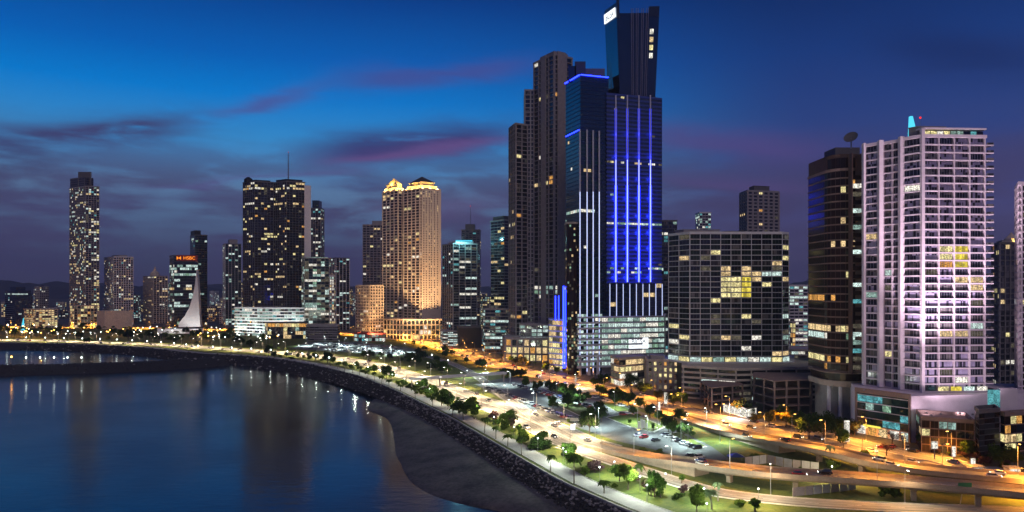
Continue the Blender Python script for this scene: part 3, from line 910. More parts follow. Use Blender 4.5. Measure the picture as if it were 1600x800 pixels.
# podium of the pink tower: glass front on the left, blank pink wall on the right
pf = [P(1424, 309), P(1600, 318), P(1600, 350), P(1330, 352), P(1337, 331)]
pz = gz(612, 320)
mb = MB(); mb.prism(pf, -.1, pz - .4, 'pinkwhite'); mb.build('podium', T.root)
fc = faces_of(pf)[4]
mb = MB(); fbox(mb, fc, .3, fc[3] - .3, 4.2, pz - 1.6, -.1, .05, 'greenwall'); mb.build('podium_front', T.root)
for k in range(4):
    z0 = 4.4 + k * 3.35
    for j in range(6):
        w = (fc[3] - 2.0) / 6
        m = {(3, 0): 'l_teal', (3, 1): 'l_teal', (3, 2): 'l_teal', (3, 3): 'glass_teal', (2, 1): 'l_mint', (0, 3): 'l_teal', (0, 4): 'l_teal', (1, 5): 'l_teal', (2, 3): 'l_green'}.get((k, j), 'glass_teal')
        q = MB(); fbox(q, fc, 1. + j * w + .08, 1. + (j + 1) * w - .08, z0 + .1, z0 + 2.9, .02, .16, m); q.build('window', T.root)
    q = MB(); fbox(q, fc, .4, fc[3] - .4, z0 + 2.98, z0 + 3.25, 0, .45, 'pinkwhite'); q.build('spandrel', T.root)
for s in (.1, fc[3] - .9):
    q = MB(); fbox(q, fc, s, s + .85, .0, pz - .5, 0, .8, 'brown_band'); q.build('pier', T.root)
q = MB(); fbox(q, fc, .1, fc[3] - .05, pz - 1.6, pz + .5, -.05, .85, 'brown_band'); q.build('cornice', T.root)
for j in range(5):
    q = MB(); w = fc[3] / 5; fbox(q, fc, j * w + .8, (j + 1) * w - .3, .2, 3.7, .0, .1, ('l_white', 'l_amber', 'l_warm', 'l_white', 'l_cool')[j]); q.build('shop_window', T.root)
q = MB(); fbox(q, fc, 4, 12, 3.7, 4.5, .2, .6, 'e_yellow'); q.build('shop_sign', T.root)
# parked cars level: bright soffit band between podium and tower
fc0 = faces_of([C_, R_, R_ + Vector((0, 9)), C_ + Vector((0, 9))])[0]
for k in range(5):
    q = MB(); fquad(q, fc0, k * 5.9 + .6, k * 5.9 + 5.4, pz - .0 + .4, pz + 2.2, 1.05, ('glass', 'l_yellow', 'l_gold', 'l_cool', 'l_white')[k]); q.build('window', T.root)

# added floodlights on the roofs in front, put in to brighten the tower
for (px, d, z, tx_, tz_, pw, sp_) in ((1470, 297, 14.6, 1490, 60, 22000, 100), (1520, 296, 14.6, 1515, 60, 22000, 100), (1455, 294, 14.6, 1480, 112, 380000, 58), (1515, 290, 14.6, 1515, 114, 380000, 58), (1448, 301, 14.4, 1445, 16, 3000, 140), (1500, 300, 14.4, 1500, 16, 3000, 140), (1340, 322, 3, 1340, 20, 2500, 120), (1350, 316, pz + 1.6, 1400, 95, 20000, 90)):
    flood(pink, (gx(px, d), d, z), (gx(tx_, 322), 322, tz_), pw, (1, .77, .92), sp_, 1.)

# ---- dark curved brown tower with the dish
cc = P(1316, 368); rx = (gx(1345, 360) - gx(1289, 360)) / 2
arc = [cc + Vector((math.cos(a) * rx, math.sin(a) * rx * 1.05)) for a in [R(180 + 180 * k / 12) for k in range(13)]]
foot = arc + [cc + Vector((rx + 1.2, 20)), cc + Vector((-rx, 20))]
zb_, zt_ = gz(583, 352), gz(262, 352)
T = tower('round_tower', 'dark brown tower with a curved banded glass front and dish on the roof', foot, zb_, zt_, 26, wall='brown', slab='brown_band', slab_h=.5, slab_out=.4, bay=30, bays=[1] * 15,
          glass=('glass_brown',), lit_p=.015, pal='amber', single=True, nsub=1, frame='brown', sill=.1, winw=1.0, slabs_single=True, parapet=1.0, cat='apartment tower', rows={16: (.45, 'amber'), 9: (.25, 'amber'), 4: (.5, 'office'), 5: (.3, 'amber'), 1: (.25, 'amber')})
mb = MB(); mb.prism([cc + (p - cc) * .98 for p in foot[:13]] + foot[13:], zt_, gz(236, 352), 'brown'); mb.build('crown', T.root)
mb = MB(); fq = faces_of(foot)
for k in range(1, 11): fquad(mb, fq[k], .05, fq[k][3] - .05, zt_ + 1.2, gz(242, 352), .02, 'glass_brown')
mb.build('crown_glass', T.root)
mb = MB(); mb.prism([cc + Vector((-rx * .3, 2)), cc + Vector((rx + 1, 2)), cc + Vector((rx + 1, 15)), cc + Vector((-rx * .3, 15))], gz(238, 352), gz(223, 358), 'conc_dark'); mb.build('plant_room', T.root)
# lit stair column on its right flank
for k in range(24):
    z = zb_ + 2 + k * (zt_ - zb_ - 4) / 24
    q = MB(); x = gx(1336, 349.5); q.box(x - 1.0, x + 3.0, 349.4, 352, z, z + 1.9, pick('cool') if rnd.random() < .45 else 'glass_brown'); q.build('stair_window', T.root)
q = MB(); x = gx(1336, 349.5); q.box(x - 1.6, x - 1.15, 349.2, 353, zb_, zt_ + 6.5, 'brown'); q.box(x + 3.2, x + 5.0, 349.3, 356, zb_, zt_ + 6.4, 'brown'); q.build('stair_wall', T.root)
# dish
dc = Vector((gx(1330, 358), 358, gz(216, 358)))
mb = MB(); ax = Vector((-.55, -.62, .56)).normalized(); a1 = ax.cross(Vector((0, 0, 1))).normalized(); a2 = ax.cross(a1); prev = None
for k in range(6):
    rr_ = 3.3 * k / 5 + .01; dep = .09 * rr_ * rr_; base_i = len(mb.v)
    for j in range(18):
        t = 2 * math.pi * j / 18; mb.v.append(tuple(dc + ax * dep + (a1 * math.cos(t) + a2 * math.sin(t)) * rr_))
    if prev is not None:
        for j in range(18): mb.f.append((prev + j, prev + (j + 1) % 18, base_i + (j + 1) % 18, base_i + j)); mb.mi.append(mb.mid('conc_dark'))
    prev = base_i
mb.tube([dc, dc + Vector((0, 0, -5.0))], [.3, .35], 'metal', 6)
mb.build('dish', T.root)
# ring-shaped skirt and pillars at its foot
q = MB(); q.prism([cc + (p - cc) * 1.32 for p in arc] + [cc + Vector((rx * 1.3, 14)), cc + Vector((-rx * 1.3, 14))], gz(610, 345), gz(601, 345), 'conc_warm'); q.build('skirt', T.root)
q = MB(); q.prism([cc + (p - cc) * 1.16 for p in arc] + [cc + Vector((rx * 1.15, 14)), cc + Vector((-rx * 1.15, 14))], gz(601, 345) - .05, zb_ - .9, 'glass_brown'); q.build('drum', T.root)
q = MB(); q.prism([cc + (p - cc) * 1.3 for p in arc] + [cc + Vector((rx * 1.3, 14)), cc + Vector((-rx * 1.3, 14))], zb_ - 1.0, zb_ - .4, 'brown_band'); q.build('skirt', T.root)
for k in (2, 4, 6, 8, 10):
    p = cc + (arc[k] - cc) * 1.18; q = MB(); q.tube([(p.x, p.y, -.1), (p.x, p.y, gz(610, 345) + .05)], [.9, .9], 'white', 10); q.build('pillar', T.root)
q = MB(); q.prism([cc + (p - cc) * .9 for p in arc] + [cc + Vector((rx * .9, 14)), cc + Vector((-rx * .9, 14))], -.1, gz(610, 345), 'conc'); q.build('core', T.root)

# ---- slim teal glass tower left of it
tower('glass_tower', 'slim teal glass tower just left of the dark round tower', corner((1264, 470), (1274, 455), (1291, 462)), 0, gz(346, 458), 30, wall='greenwall', slab='conc_dark', slab_h=.5, slab_out=.2, pier='conc', pier_w=.25, pier_out=.25,
      bay=3.2, glass=('glass_teal', 'glass_green'), lit_p=.28, pal='cool', sill=.3, roof=[(.1, .8, .1, .9, 2.5, 'conc_dark')])

# ---- wide dark glass apartment block with square grid
foot = [P(1078, 452), P(1222, 452), P(1232, 458), P(1232, 490), P(1045, 490), P(1045, 470)]
def green_lit(fi, f, b):
    r = 22 - f
    if fi == 0 and r in (8, 9, 10, 11) and 3 <= b <= 5: return 'l_gold' if b == 5 else 'l_yellow'
    if fi == 0 and r in (6, 7) and b in (3, 5): return 'l_warm'
    return None
T = tower('apartment_block', 'wide dark glass apartment block with thin white grid and yellow lit atrium', foot, gz(556, 455), gz(366, 455), 23, wall='greenwall', slab='white', slab_h=.34, slab_out=.28, pier='white', pier_w=.3, pier_out=.35,
          bays=[9, 1, 2, 5, 2, 2], glass=('glass_green', 'glass', 'glass_green', 'glass_dim'), lit_p=.13, single=True, sill=.1, winw=.94, slabs_single=True, piers_single=True, nsub=3, frame='conc_dark', litfn=green_lit, cat='apartment block', zb=-.1,
          roof=[(.05, .45, .5, .9, 3.2, 'conc'), (.5, .8, .4, .8, 2.0, 'roofdark')])
q = MB(); q.prism([P(1075, 470), P(1118, 470), P(1118, 480), P(1075, 480)], T.z1 + .3, T.z1 + 3.6, 'conc'); q.build('penthouse', T.root)
q = MB(); fquad(q, faces_of([P(1075, 470), P(1118, 470), P(1118, 480), P(1075, 480)])[0], .6, 15, T.z1 + 1, T.z1 + 3, .06, 'l_yellow'); q.build('window', T.root)
# lit terrace under the block
tz = gz(556, 455)
q = MB(); q.prism(outset(foot, 3.5), tz - 4.2, tz - 3.4, 'white'); q.build('terrace', T.root)
for fc in faces_of(outset(foot, .6)):
    if not fc[4]: continue
    n = max(1, int(fc[3] / 7))
    for k in range(n):
        w = fc[3] / n; q = MB(); fquad(q, fc, k * w + .3, (k + 1) * w - .3, tz - 3.2, tz - .6, .0, ('l_cool', 'l_yellow', 'l_mint', 'l_yellow', 'l_cool', 'l_white')[k % 6]); q.build('window', T.root)
# parking decks below (open slabs)
pk = [P(1068, 436), P(1150, 420), P(1290, 428), P(1290, 478), P(1068, 478)]
T2 = tower('parking_garage', 'open-sided parking garage with pale curved deck edges under the dark glass block', pk, 0.3, tz - 4.6, 6, wall='conc_dark', slab='beige', slab_h=1.15, slab_out=1.1, pier='beige', pier_w=.7, pier_out=.4, bay=9, glass=('glass', 'black'), lit_p=.12, pal='cool',
           sill=.0, winw=.9, parapet=.9, slabs_single=True, cat='garage', zb=-.1)

# ---- brown concrete skeletons and the bright kiosk along the avenue
def skeleton(label, foot, h, nf, m='brown'):
    T = Tower(); c = sum((Vector(p) for p in foot), Vector((0, 0))) / len(foot)
    T.root = thing('unfinished_building', label, 'building', (c.x, c.y, 0), 'unfinished concrete frames by the avenue')
    for k in range(1, nf + 1):
        q = MB(); q.prism(outset(foot, .8), h * k / nf - .5, h * k / nf, 'brown_band'); q.build('floor_slab', T.root)
    n = len(foot)
    for i in range(n):
        a, b = Vector(foot[i]), Vector(foot[(i + 1) % n]); m_ = max(1, int((b - a).length / 7))
        for k in range(m_):
            p = a.lerp(b, k / m_); q = MB(); q.box(p.x - .4, p.x + .4, p.y - .4, p.y + .4, -.1, h - .52, 'brown_band'); q.build('column', T.root)
    q = MB(); q.prism(outset(foot, -5), -.1, h - .6, m); q.build('core', T.root)
    return T
skeleton('brown unfinished two-storey frame left of the bright white kiosk', corner((1096, 425), (1112, 398), (1160, 410)), gz(590, 400) - 5, 3)
skeleton('brown unfinished frame with flat roof right of the bright white kiosk', [P(1178, 398), P(1210, 378), P(1266, 384), P(1268, 412), P(1180, 416)], gz(592, 385), 4)
T = tower('kiosk', 'small low kiosk with glaring white front beside the avenue', corner((1130, 385), (1166, 368), (1182, 373)), 0, 4.6, 1, wall='white', slab='roofdark', slab_h=.4, slab_out=.5, bay=5, glass=('l_white',), lit_p=0, sill=.3, winw=.94, parapet=.5, cat='kiosk')
lamp_light('shop_light', (gx(1150, 366), 366, 3.5), 9000, (1, .97, .9), T.root, None)

# ---- low striped garage and beige block left of the glass block
tower('garage', 'low garage with beige parapet bands right of the blue tower', corner((955, 500), (968, 484), (1014, 500)), 0, gz(560, 490), 4, wall='conc_dark', slab='conc_warm', slab_h=1.3, slab_out=.5, bay=5, glass=('l_dim', 'glass', 'l_white'), lit_p=.3, pal='warm', sill=0, winw=.96, slabs_single=True, cat='garage', parapet=1)
tower('shop_block', 'beige ribbed block with amber signs between garage and dark glass block', corner((1008, 490), (1012, 468), (1068, 462)), 0, gz(565, 465), 5, wall='conc_warm', slab=None, pier='conc_tan', pier_w=.9, pier_out=.6, bay=3, glass=('l_dim', 'glass'), lit_p=.3, pal='amber', sill=1., winw=.5, roof=[(.1, .5, .2, .8, 3, 'conc_tan')], cat='building')

# ---- dark mirrored low blocks on the right by the avenue
tower('office_block', 'dark mirrored glass block reflecting amber street light below the pink podium', corner((1432, 308), (1440, 292), (1522, 284)), 0, gz(657, 290), 4, wall='brown', slab='brown_band', slab_h=.25, slab_out=.12, pier='brown_band', pier_w=.2, pier_out=.16, bay=3.2, glass=('glass_brown', 'glass'), lit_p=.08, pal='amber', sill=.0, winw=.97, cat='office', single=True, nsub=2, frame='brown',
      rows={3: (.25, 'office')})
tower('office_block', 'black louvred corner block at the right end of the avenue', corner((1523, 283), (1530, 274), (1562, 278)), 0, gz(646, 274), 9, wall='black', slab='conc_dark', slab_h=.2, slab_out=.15, bay=3, glass=('black', 'glass_brown'), lit_p=.03, pal='amber', sill=0, winw=.98, cat='office')
tower('office_block', 'amber lit glass shopfront block at the right picture edge', corner((1563, 279), (1570, 276), (1640, 283)), 0, gz(650, 276), 5, wall='brown', slab='brown_band', slab_h=.3, slab_out=.2, bay=3, glass=('glass_brown', 'glass'), lit_p=.35, pal='amber', sill=.1, winw=.95, cat='office')
for i, (x0, x1, y0, y1, d, m, lb) in enumerate([(1548, 1562, 610, 648, 300, 'l_teal', 'blue lit stair box on the podium roof'), (1563, 1590, 607, 645, 300, 'pinkwhite', 'plain pink billboard panel on the podium roof')]):
    t = thing('rooftop_sign', lb, 'sign', (gx(x0, d), d, 0)); q = MB(); q.box(gx(x0, d), gx(x1, d), d, d + 2, gz(y1, d), gz(y0, d), m); q.build('panel', t)
    for x in (x0 + 2, x1 - 2):
        q = MB(); q.box(gx(x, d) - .2, gx(x, d) + .2, d + .6, d + 1.2, 12, gz(y1, d) + .1, 'metal'); q.build('post', t)

# ---- towers at the right edge
T = tower('apartment_tower', 'dark apartment tower with a small golden roof cupola behind the pink tower', corner((1550, 505), (1562, 480), (1594, 486)), 0, gz(382, 485), 26, wall='conc_dark', slab='conc_dark', slab_h=.5, slab_out=.5, pier='conc', pier_w=.4, pier_out=.55, bay=5, lit_p=.08, pal='warm', sill=.4, roof=[(.15, .85, .1, .8, 2.5, 'conc')])
x, d, z = gx(1580, 490), 490, gz(378, 490); q = MB(); q.tube([(x, d, z - 1), (x, d, z + 2.2), (x, d, z + 4.5), (x, d, z + 6.5)], [4.2, 4.0, 1.6, .15], 'gold_stone', 10); q.build('cupola', T.root)
flood(T, (x, d - 5.2, z - .2), (x, d, z + 3), 2200, (1, .7, .2), 130)
tower('apartment_tower', 'sliver of a pale balcony tower at the right picture edge', corner((1589, 345), (1594, 330), (1660, 335)), 0, gz(290, 332), 37, wall='conc_dark', slab='pinkwhite', slab_h=.6, slab_out=.9, pier='pinkwhite', pier_w=.6, pier_out=1., bay=5, lit_p=.12, sill=.2)

# =================================================================== the blue financial tower
root = thing('skyscraper', 'tall dark glass skyscraper striped with blue light and a leaning crown', 'skyscraper', (gx(955, 575), 575, 0))
TB = Tower(); TB.root = root
def block(foot, z0, z1, nf, glass, slab, rows=None, lit_p=.0, pal='office', bay=3., so=.12, sh=.7, sill=.0, single=False):
    return tower('x', '', foot, z0, z1, nf, wall='bluewall', slab=slab, slab_h=sh, slab_out=so, bay=bay, glass=glass, lit_p=lit_p, pal=pal, sill=sill, winw=.94, root=root, rows=rows, parapet=.9, single=single, nsub=2, frame='greyfin')
mainF = [P(908, 562), P(1034, 585), P(1034, 620), P(886, 620), P(884, 585)]
zA, zB, zC = gz(497, 575), gz(153, 578), gz(128, 575)
rowsM = {36: (.75, 'office'), 51: (.5, 'warm'), 25: (.3, 'office'), 24: (.25, 'office'), 43: (.1, 'office')}
block([P(948, 566), P(1034, 582), P(1034, 615), P(948, 615)], 0, zB, 68, ('glass_frit',), 'bluespan', rowsM, .006, 'mix', so=.25, sh=1.5)
block([P(907, 560), P(950, 567.5), P(950, 612), P(890, 612), P(884, 584)], 0, zC, 70, ('glass_blue', 'glass_blue'), 'bluewall', {36: (.3, 'office')}, .004, 'office')
# lower corner prism with four full-height white fins
cf = [P(906, 553), P(941, 560), P(941, 575), P(906, 580), P(885, 578)]
block(cf, 0, gz(206, 555), 60, ('glass_blue', 'glass_teal'), 'bluewall', {i: (.75, 'office') for i in range(2, 15)} | {40: (.5, 'office')}, .012, 'mix')
for px, y0 in ((906, 203), (917, 203), (926.5, 204), (936, 205)):
    dd = 553 + (px - 906) / 35 * 7; x = gx(px, dd); q = MB(); q.box(x - .55, x + .55, dd - 1.5, dd + .2, -.1, gz(y0, dd), 'greyfin'); o = q.build('fin', root)
    q = MB(); q.box(x - .28, x + .28, dd - 1.62, dd - 1.505, 2, gz(300, dd), 'e_ice'); q.build('light_strip', o)
    lamp_light('fin_light', (x, dd - 4.5, 1.5), 70000, (.45, .55, 1), root, 40, (x, dd - 1, 60), .4)
    q = MB(); q.box(x - .3, x + .3, dd - 4.8, dd - 4.2, -.05, 1.2, 'metal'); q.build('floodlight', root)
# four long blue light strips on the right face
def onR(px): return 566 + (px - 948) / 86 * 16
for px in (962, 980, 998, 1016):
    dd = onR(px); x = gx(px, dd)
    q = MB(); q.box(x - .5, x + .5, dd - 1.0, dd + .1, gz(441, dd), gz(149, dd), 'greyfin'); o = q.build('fin', root)
    q = MB(); q.box(x - .26, x + .26, dd - 1.12, dd - 1.005, gz(441, dd), gz(250, dd), 'e_ice'); q.build('light_strip', o)
    for s in (-1, 1):
        q = MB(); q.box(x + s * .66 - .10, x + s * .66 + .10, dd - 1.0, dd - .7, gz(440, dd), gz(290, dd), 'e_blue'); q.box(x + s * .66 - .10, x + s * .66 + .10, dd - 1.0, dd - .7, gz(289, dd), gz(170, dd), 'e_bluedim'); q.build('light_strip', o)
for px in (962, 980, 998, 1016):
    dd = onR(px); x = gx(px, dd)
    for py, pw in ((434, 1900), (412, 1900), (388, 1700), (364, 1500), (338, 1200), (310, 900), (280, 600), (245, 400), (210, 250)):
        lamp_light('strip_wash', (x, dd - 2.4, gz(py, dd)), pw, (.012, .035, 1), root, radius=1.2)  # added point lamps off the face spread a blue wash round the strips
# band of nine short strips above the podium
q = MB(); q.prism([P(950, 562), P(1036, 578), P(1036, 600), P(950, 600)], gz(495, 570), gz(442, 570), 'bluewall'); q.build('band_wall', root)
fcb = faces_of([P(950, 562), P(1036, 578), P(1036, 600), P(950, 600)])[0]
for k in range(9):
    s = 1.2 + k * (fcb[3] - 2.4) / 8; q = MB(); fbox(q, fcb, s - .35, s + .35, gz(494, 570), gz(442.5, 570), 0, .8, 'greyfin'); o = q.build('fin', root)
    q = MB(); fbox(q, fcb, s - .22, s + .22, gz(494, 570) + .2, gz(444, 570), .802, .9, 'e_ice'); q.build('light_strip', o)
    if k < 8:
        for f in range(7):
            z = gz(494, 570) + .5 + f * 3.6; q = MB(); fquad(q, fcb, s + .5, s + (fcb[3] - 2.4) / 8 - .5, z, z + 3.1, .08, 'l_warm' if (k, f) in ((0, 2), (5, 4), (6, 4), (7, 6)) else 'glass_blue'); q.build('window', root)
# bright office podium
pod = [P(940, 556), P(1038, 571), P(1040, 612), P(940, 605)]
tower('x', '', pod, 6, gz(495, 562), 9, wall='conc', slab='greyfin', slab_h=1.0, slab_out=.4, bay=5.5, glass=('l_mint',), lit_p=.8, pal='office', sill=.1, winw=.97, root=root, single=True, nsub=3, frame='conc_dark', slabs_single=True, zb=-.1, parapet=.6)
fcp = faces_of(pod)[0]
q = MB(); fbox(q, fcp, fcp[3] * .42, fcp[3] * .73, gz(545, 562), gz(528, 562), .5, 1.0, 'e_signwhite'); sg = q.build('sign_board', root)
a, u, n, L, _ = fcp
ang = math.atan2(u.y, u.x)
def onface(s, z, d): return (a.x + u.x * s + n.x * d, a.y + u.y * s + n.y * d, z)
text('lettering', 'BICSA', 4.6, onface(L * .575, gz(534, 562), 1.03), (R(90), 0, ang), 'bluewall', sg, .02)
text('lettering', 'FINANCIAL CENTER', 1.7, onface(L * .575, gz(541, 562), 1.03), (R(90), 0, ang), 'bluewall', sg, .02)
# left annex: blue neon fin, dark curved shaft, gold-lit offices
tower('x', '', [P(858, 585), P(886, 572), P(886, 606), P(858, 606)], 0, gz(500, 578), 9, wall='conc', slab='greyfin', slab_h=1., slab_out=.3, bay=4, glass=('l_dim',), lit_p=.8, pal='amber', sill=.1, winw=.95, root=root, parapet=.6)
for px, y0 in ((880.5, 447), (884, 449)):
    x = gx(px, 562); q = MB(); q.box(x - .55, x + .55, 561, 563, 3, gz(y0, 562), 'e_blue'); q.build('neon_fin', root)
for px in (868, 873):
    x = gx(px, 570); q = MB(); q.box(x - .3, x + .3, 569.5, 570.5, gz(500, 570), gz(462, 570), 'e_blue'); q.build('neon_fin', root)
x0 = gx(894, 556); q = MB(); sh = [Vector((x0 + 4.6 * math.cos(R(t)), 558 + 4.6 * math.sin(R(t)))) for t in range(180, 361, 20)] + [Vector((x0 + 4.6, 572)), Vector((x0 - 4.6, 572))]
q.prism(sh, -.1, gz(350, 556), 'glass_brown'); q.prism(outset(sh, .3), gz(350, 556), gz(347, 556), 'conc_warm'); q.build('curved_shaft', root)
wmq = MB()
for fc in faces_of(sh):
    if not fc[4]: continue
    for f in range(50):
        if rnd.random() < (.4 if f < 18 else .12): fquad(wmq, fc, .15, fc[3] - .15, 3 + f * 2.25, 4.6 + f * 2.25, .05, rnd.choice(('l_dim', 'l_dim', 'l_warm', 'l_green')))
wmq.build('window', root, 'stuff')
for px in (907, 921, 935):
    x = gx(px, 546); q = MB(); q.tube([(x, 549, -.1), (x, 549, 14)], [1.1, 1.1], 'white', 10); q.build('pillar', root)
# blue neon roof edge of the left block
q = MB(); fcs = faces_of([P(907, 560), P(950, 567.5), P(950, 612), P(890, 612), P(884, 584)])
for k in (0, 4): fbox(q, fcs[k], 0, fcs[k][3], zC + .95, zC + 1.4, .2, 1.2, 'e_blue')
q.build('neon_edge', root)
q = MB(); fcs = faces_of(cf); fbox(q, fcs[4], 0, fcs[4][3], gz(206, 555) + .95, gz(206, 555) + 1.3, .2, .9, 'e_blue'); q.build('neon_edge', root)
# plant rooms on the left roof
for (p0, p1, y, m) in ((888, 900, 106, 'glass_blue'), (898, 915, 99, 'bluewall'), (915, 945, 110, 'conc_dark')):
    q = MB(); q.prism([P(p0, 575), P(p1, 575), P(p1, 600), P(p0, 600)], zC - .1, gz(y, 580), m); q.build('plant_room', root)
# leaning crown: narrow foot, wider skewed top
zlo, zhi = gz(150, 580), gz(12, 580)
bot = [P(969, 577), P(1023, 584), P(1023, 612), P(951, 606)]
top = [P(964, 573), P(1030, 581), P(1030, 614), P(945, 602)]
ztop = [gz(14, 573) + 2.5, gz(13, 581), gz(13, 614), gz(30, 602)]
mb = MB(); vb = [(p.x, p.y, zlo - 8) for p in bot]; vt = [(p.x, p.y, z) for p, z in zip(top, (gz(22, 575), gz(20, 581), gz(26, 610), gz(34, 602)))]
mb.hexa(vb, vt, 'glass_blue'); mb.build('crown', root)
def cr(s, t, out, left=False):
    """point on the crown's front (or left) face: s across, t up"""
    i, j = (3, 0) if left else (0, 1)
    b0, b1, t0, t1 = Vector(vb[i]), Vector(vb[j]), Vector(vt[i]), Vector(vt[j])
    p = b0.lerp(b1, s).lerp(t0.lerp(t1, s), t); u_ = (b1 - b0).normalized(); nn_ = Vector((u_.y, -u_.x, 0))
    return p + nn_ * out
def crq(mb, s0, s1, t0, t1, d0, d1, m, left=False, flare=0):
    lo = [cr(s0, t0, d1, left), cr(s1, t0, d1, left), cr(s1, t0, d0, left), cr(s0, t0, d0, left)]; hi = [cr(s0, t1, d1, left), cr(s1, t1, d1, left), cr(s1, t1, d0, left), cr(s0, t1, d0, left)]
    mb.hexa(lo, hi, m)
for s in (.335, .375, .45, .495, .58, .62, .69, .735):
    q = MB(); crq(q, s - .0045, s + .0045, .0, 1.05, 0, .4, 'frame_lilac'); q.build('fin', root)
q = MB(); crq(q, 0.02, .98, .0, .96, .05, .14, 'glass_teal', True); q.build('side_glass', root)
for k in range(4):
    q = MB(); crq(q, .79, .88, .52 + k * .085, .52 + k * .085 + .055, .05, .2, ('l_white', 'l_yellow', 'l_warm', 'l_white')[k]); q.build('window', root)
q = MB(); crq(q, 0.0, 1.0, .985, 1.12, -.9, -.2, 'bluewall', True); q.build('sign_wall', root)
q = MB(); crq(q, .02, .92, .97, 1.07, .35, .7, 'e_signwhite', True); sg = q.build('sign_board', root)
u_ = (Vector(vt[0]) - Vector(vt[3])); b_ = cr(.47, 1.02, .74, True)
tx = text('lettering', 'BICSA', 7.5, b_, (0, 0, 0), 'bluewall', sg, .03)
ux = u_.normalized(); nz_ = Vector((u_.y, -u_.x, 0)).normalized(); uy = nz_.cross(ux).normalized()
tx.rotation_euler = Matrix((ux, uy, nz_)).transposed().to_euler()
q = MB(); crq(q, .76, 1.0, .96, 1.07, -.8, .1, 'bluewall'); q.build('crest', root)
q = MB(); crq(q, .0, .06, .95, 1.16, -.8, .1, 'bluewall'); q.build('crest', root)
tower('apartment_tower', 'dark narrow tower half hidden right of the blue skyscraper', flat(1030, 1058, 700, 25), 0, gz(346, 700), 38, wall='bluewall', slab='conc_dark', slab_out=.2, bay=4, lit_p=.22, pal='cool', sill=.4)

# =================================================================== tan balcony towers left of the blue one
base_d = 690
T = tower('apartment_tower', 'tallest tan concrete balcony tower left of the blue skyscraper', corner((835, 700), (866, 672), (893, 685)), 0, gz(90, 680), 66, wall='conc_dark', slab='conc_tan', slab_h=.5, slab_out=1.0, pier='conc_tan', pier_w=1.1, pier_out=1.08, bay=7.5, glass=('glass', 'glass', 'glass_dim'), lit_p=.025, pal='warm', sill=.5, winw=.85,
          rows={57: (.6, 'warm'), 38: (.6, 'warm'), 15: (.8, 'office'), 14: (.4, 'office')}, roof=[(.1, .9, .1, .8, 4.5, 'conc_tan')])
for s in (.0,):
    a_, u_, n_, L_2, _ = T.faces[-1]
    q = MB(); fbox(q, T.faces[-1], L_2 * .38, L_2 * .62, 0, T.z1 + 3, -.2, 1.3, 'conc_tan'); q.build('pier_wall', T.root)
    q = MB(); fbox(q, T.faces[0], L_2 * .1, L_2 * .4, 0, T.z1 + 4, -.2, 1.3, 'conc_tan'); q.build('pier_wall', T.root)
tower('apartment_tower', 'middle tan shaft between the two tan balcony towers', flat(820, 838, 700, 30), 0, gz(142, 700), 62, wall='conc', slab='conc_tan', slab_h=.4, slab_out=.5, pier='conc', pier_w=1.3, pier_out=.6, bay=5, lit_p=.03, pal='warm', sill=.5)
tower('apartment_tower', 'lower tan balcony tower at the left of the tan group', corner((796, 712), (806, 690), (824, 697)), 0, gz(196, 695), 55, wall='conc_dark', slab='conc_tan', slab_h=.5, slab_out=.8, pier='conc_tan', pier_w=.8, pier_out=.9, bay=6, lit_p=.02, pal='warm', sill=.5, rows={42: (.5, 'warm'), 9: (.6, 'warm')})
# shopping podium below
T = tower('shopping_podium', 'low tan mall podium with tall amber lit openings below the tan towers', corner((786, 690), (790, 655), (866, 645)), 0, gz(530, 650), 3, wall='conc_tan', slab='conc_tan', slab_h=1.0, slab_out=.5, pier='conc_tan', pier_w=1.4, pier_out=.7, bay=5.5, glass=('l_amber', 'l_warm', 'l_yellow'), lit_p=.5, pal='amber', sill=.3, winw=.8, single=True, nsub=2, frame='conc_tan', cat='mall',
          litfn=lambda fi, f, b: 'glass' if (f == 2 and b % 3) or fi == 3 else None)
tower('shopping_podium', 'upper pale podium floor with white lit windows behind the mall', flat(812, 866, 668, 20), 0, gz(508, 668), 9, wall='conc_tan', slab='conc_tan', slab_h=.6, slab_out=.4, bay=5, lit_p=.5, pal='office', sill=.3, cat='mall')
# dark tower with white slabs
tower('apartment_tower', 'dark apartment tower with thin white slabs left of the tan towers', corner((767, 812), (788, 790), (800, 800)), 0, gz(345, 795), 42, wall='conc_dark', slab='conc', slab_h=.55, slab_out=.9, bay=6, lit_p=.06, pal='warm', sill=.2, winw=.9, rows={27: (.5, 'warm'), 11: (.6, 'warm'), 12: (.4, 'warm')}, roof=[(.1, .9, .1, .9, 5, 'conc_dark')])
tower('office_block', 'white lit office block with horizontal bands at the foot of the dark tower', corner((754, 760), (758, 742), (798, 738)), 0, gz(484, 740), 13, wall='conc_dark', slab='conc', slab_h=.8, slab_out=.4, bay=5, lit_p=.4, pal='cool', sill=.2, winw=.95, cat='office')
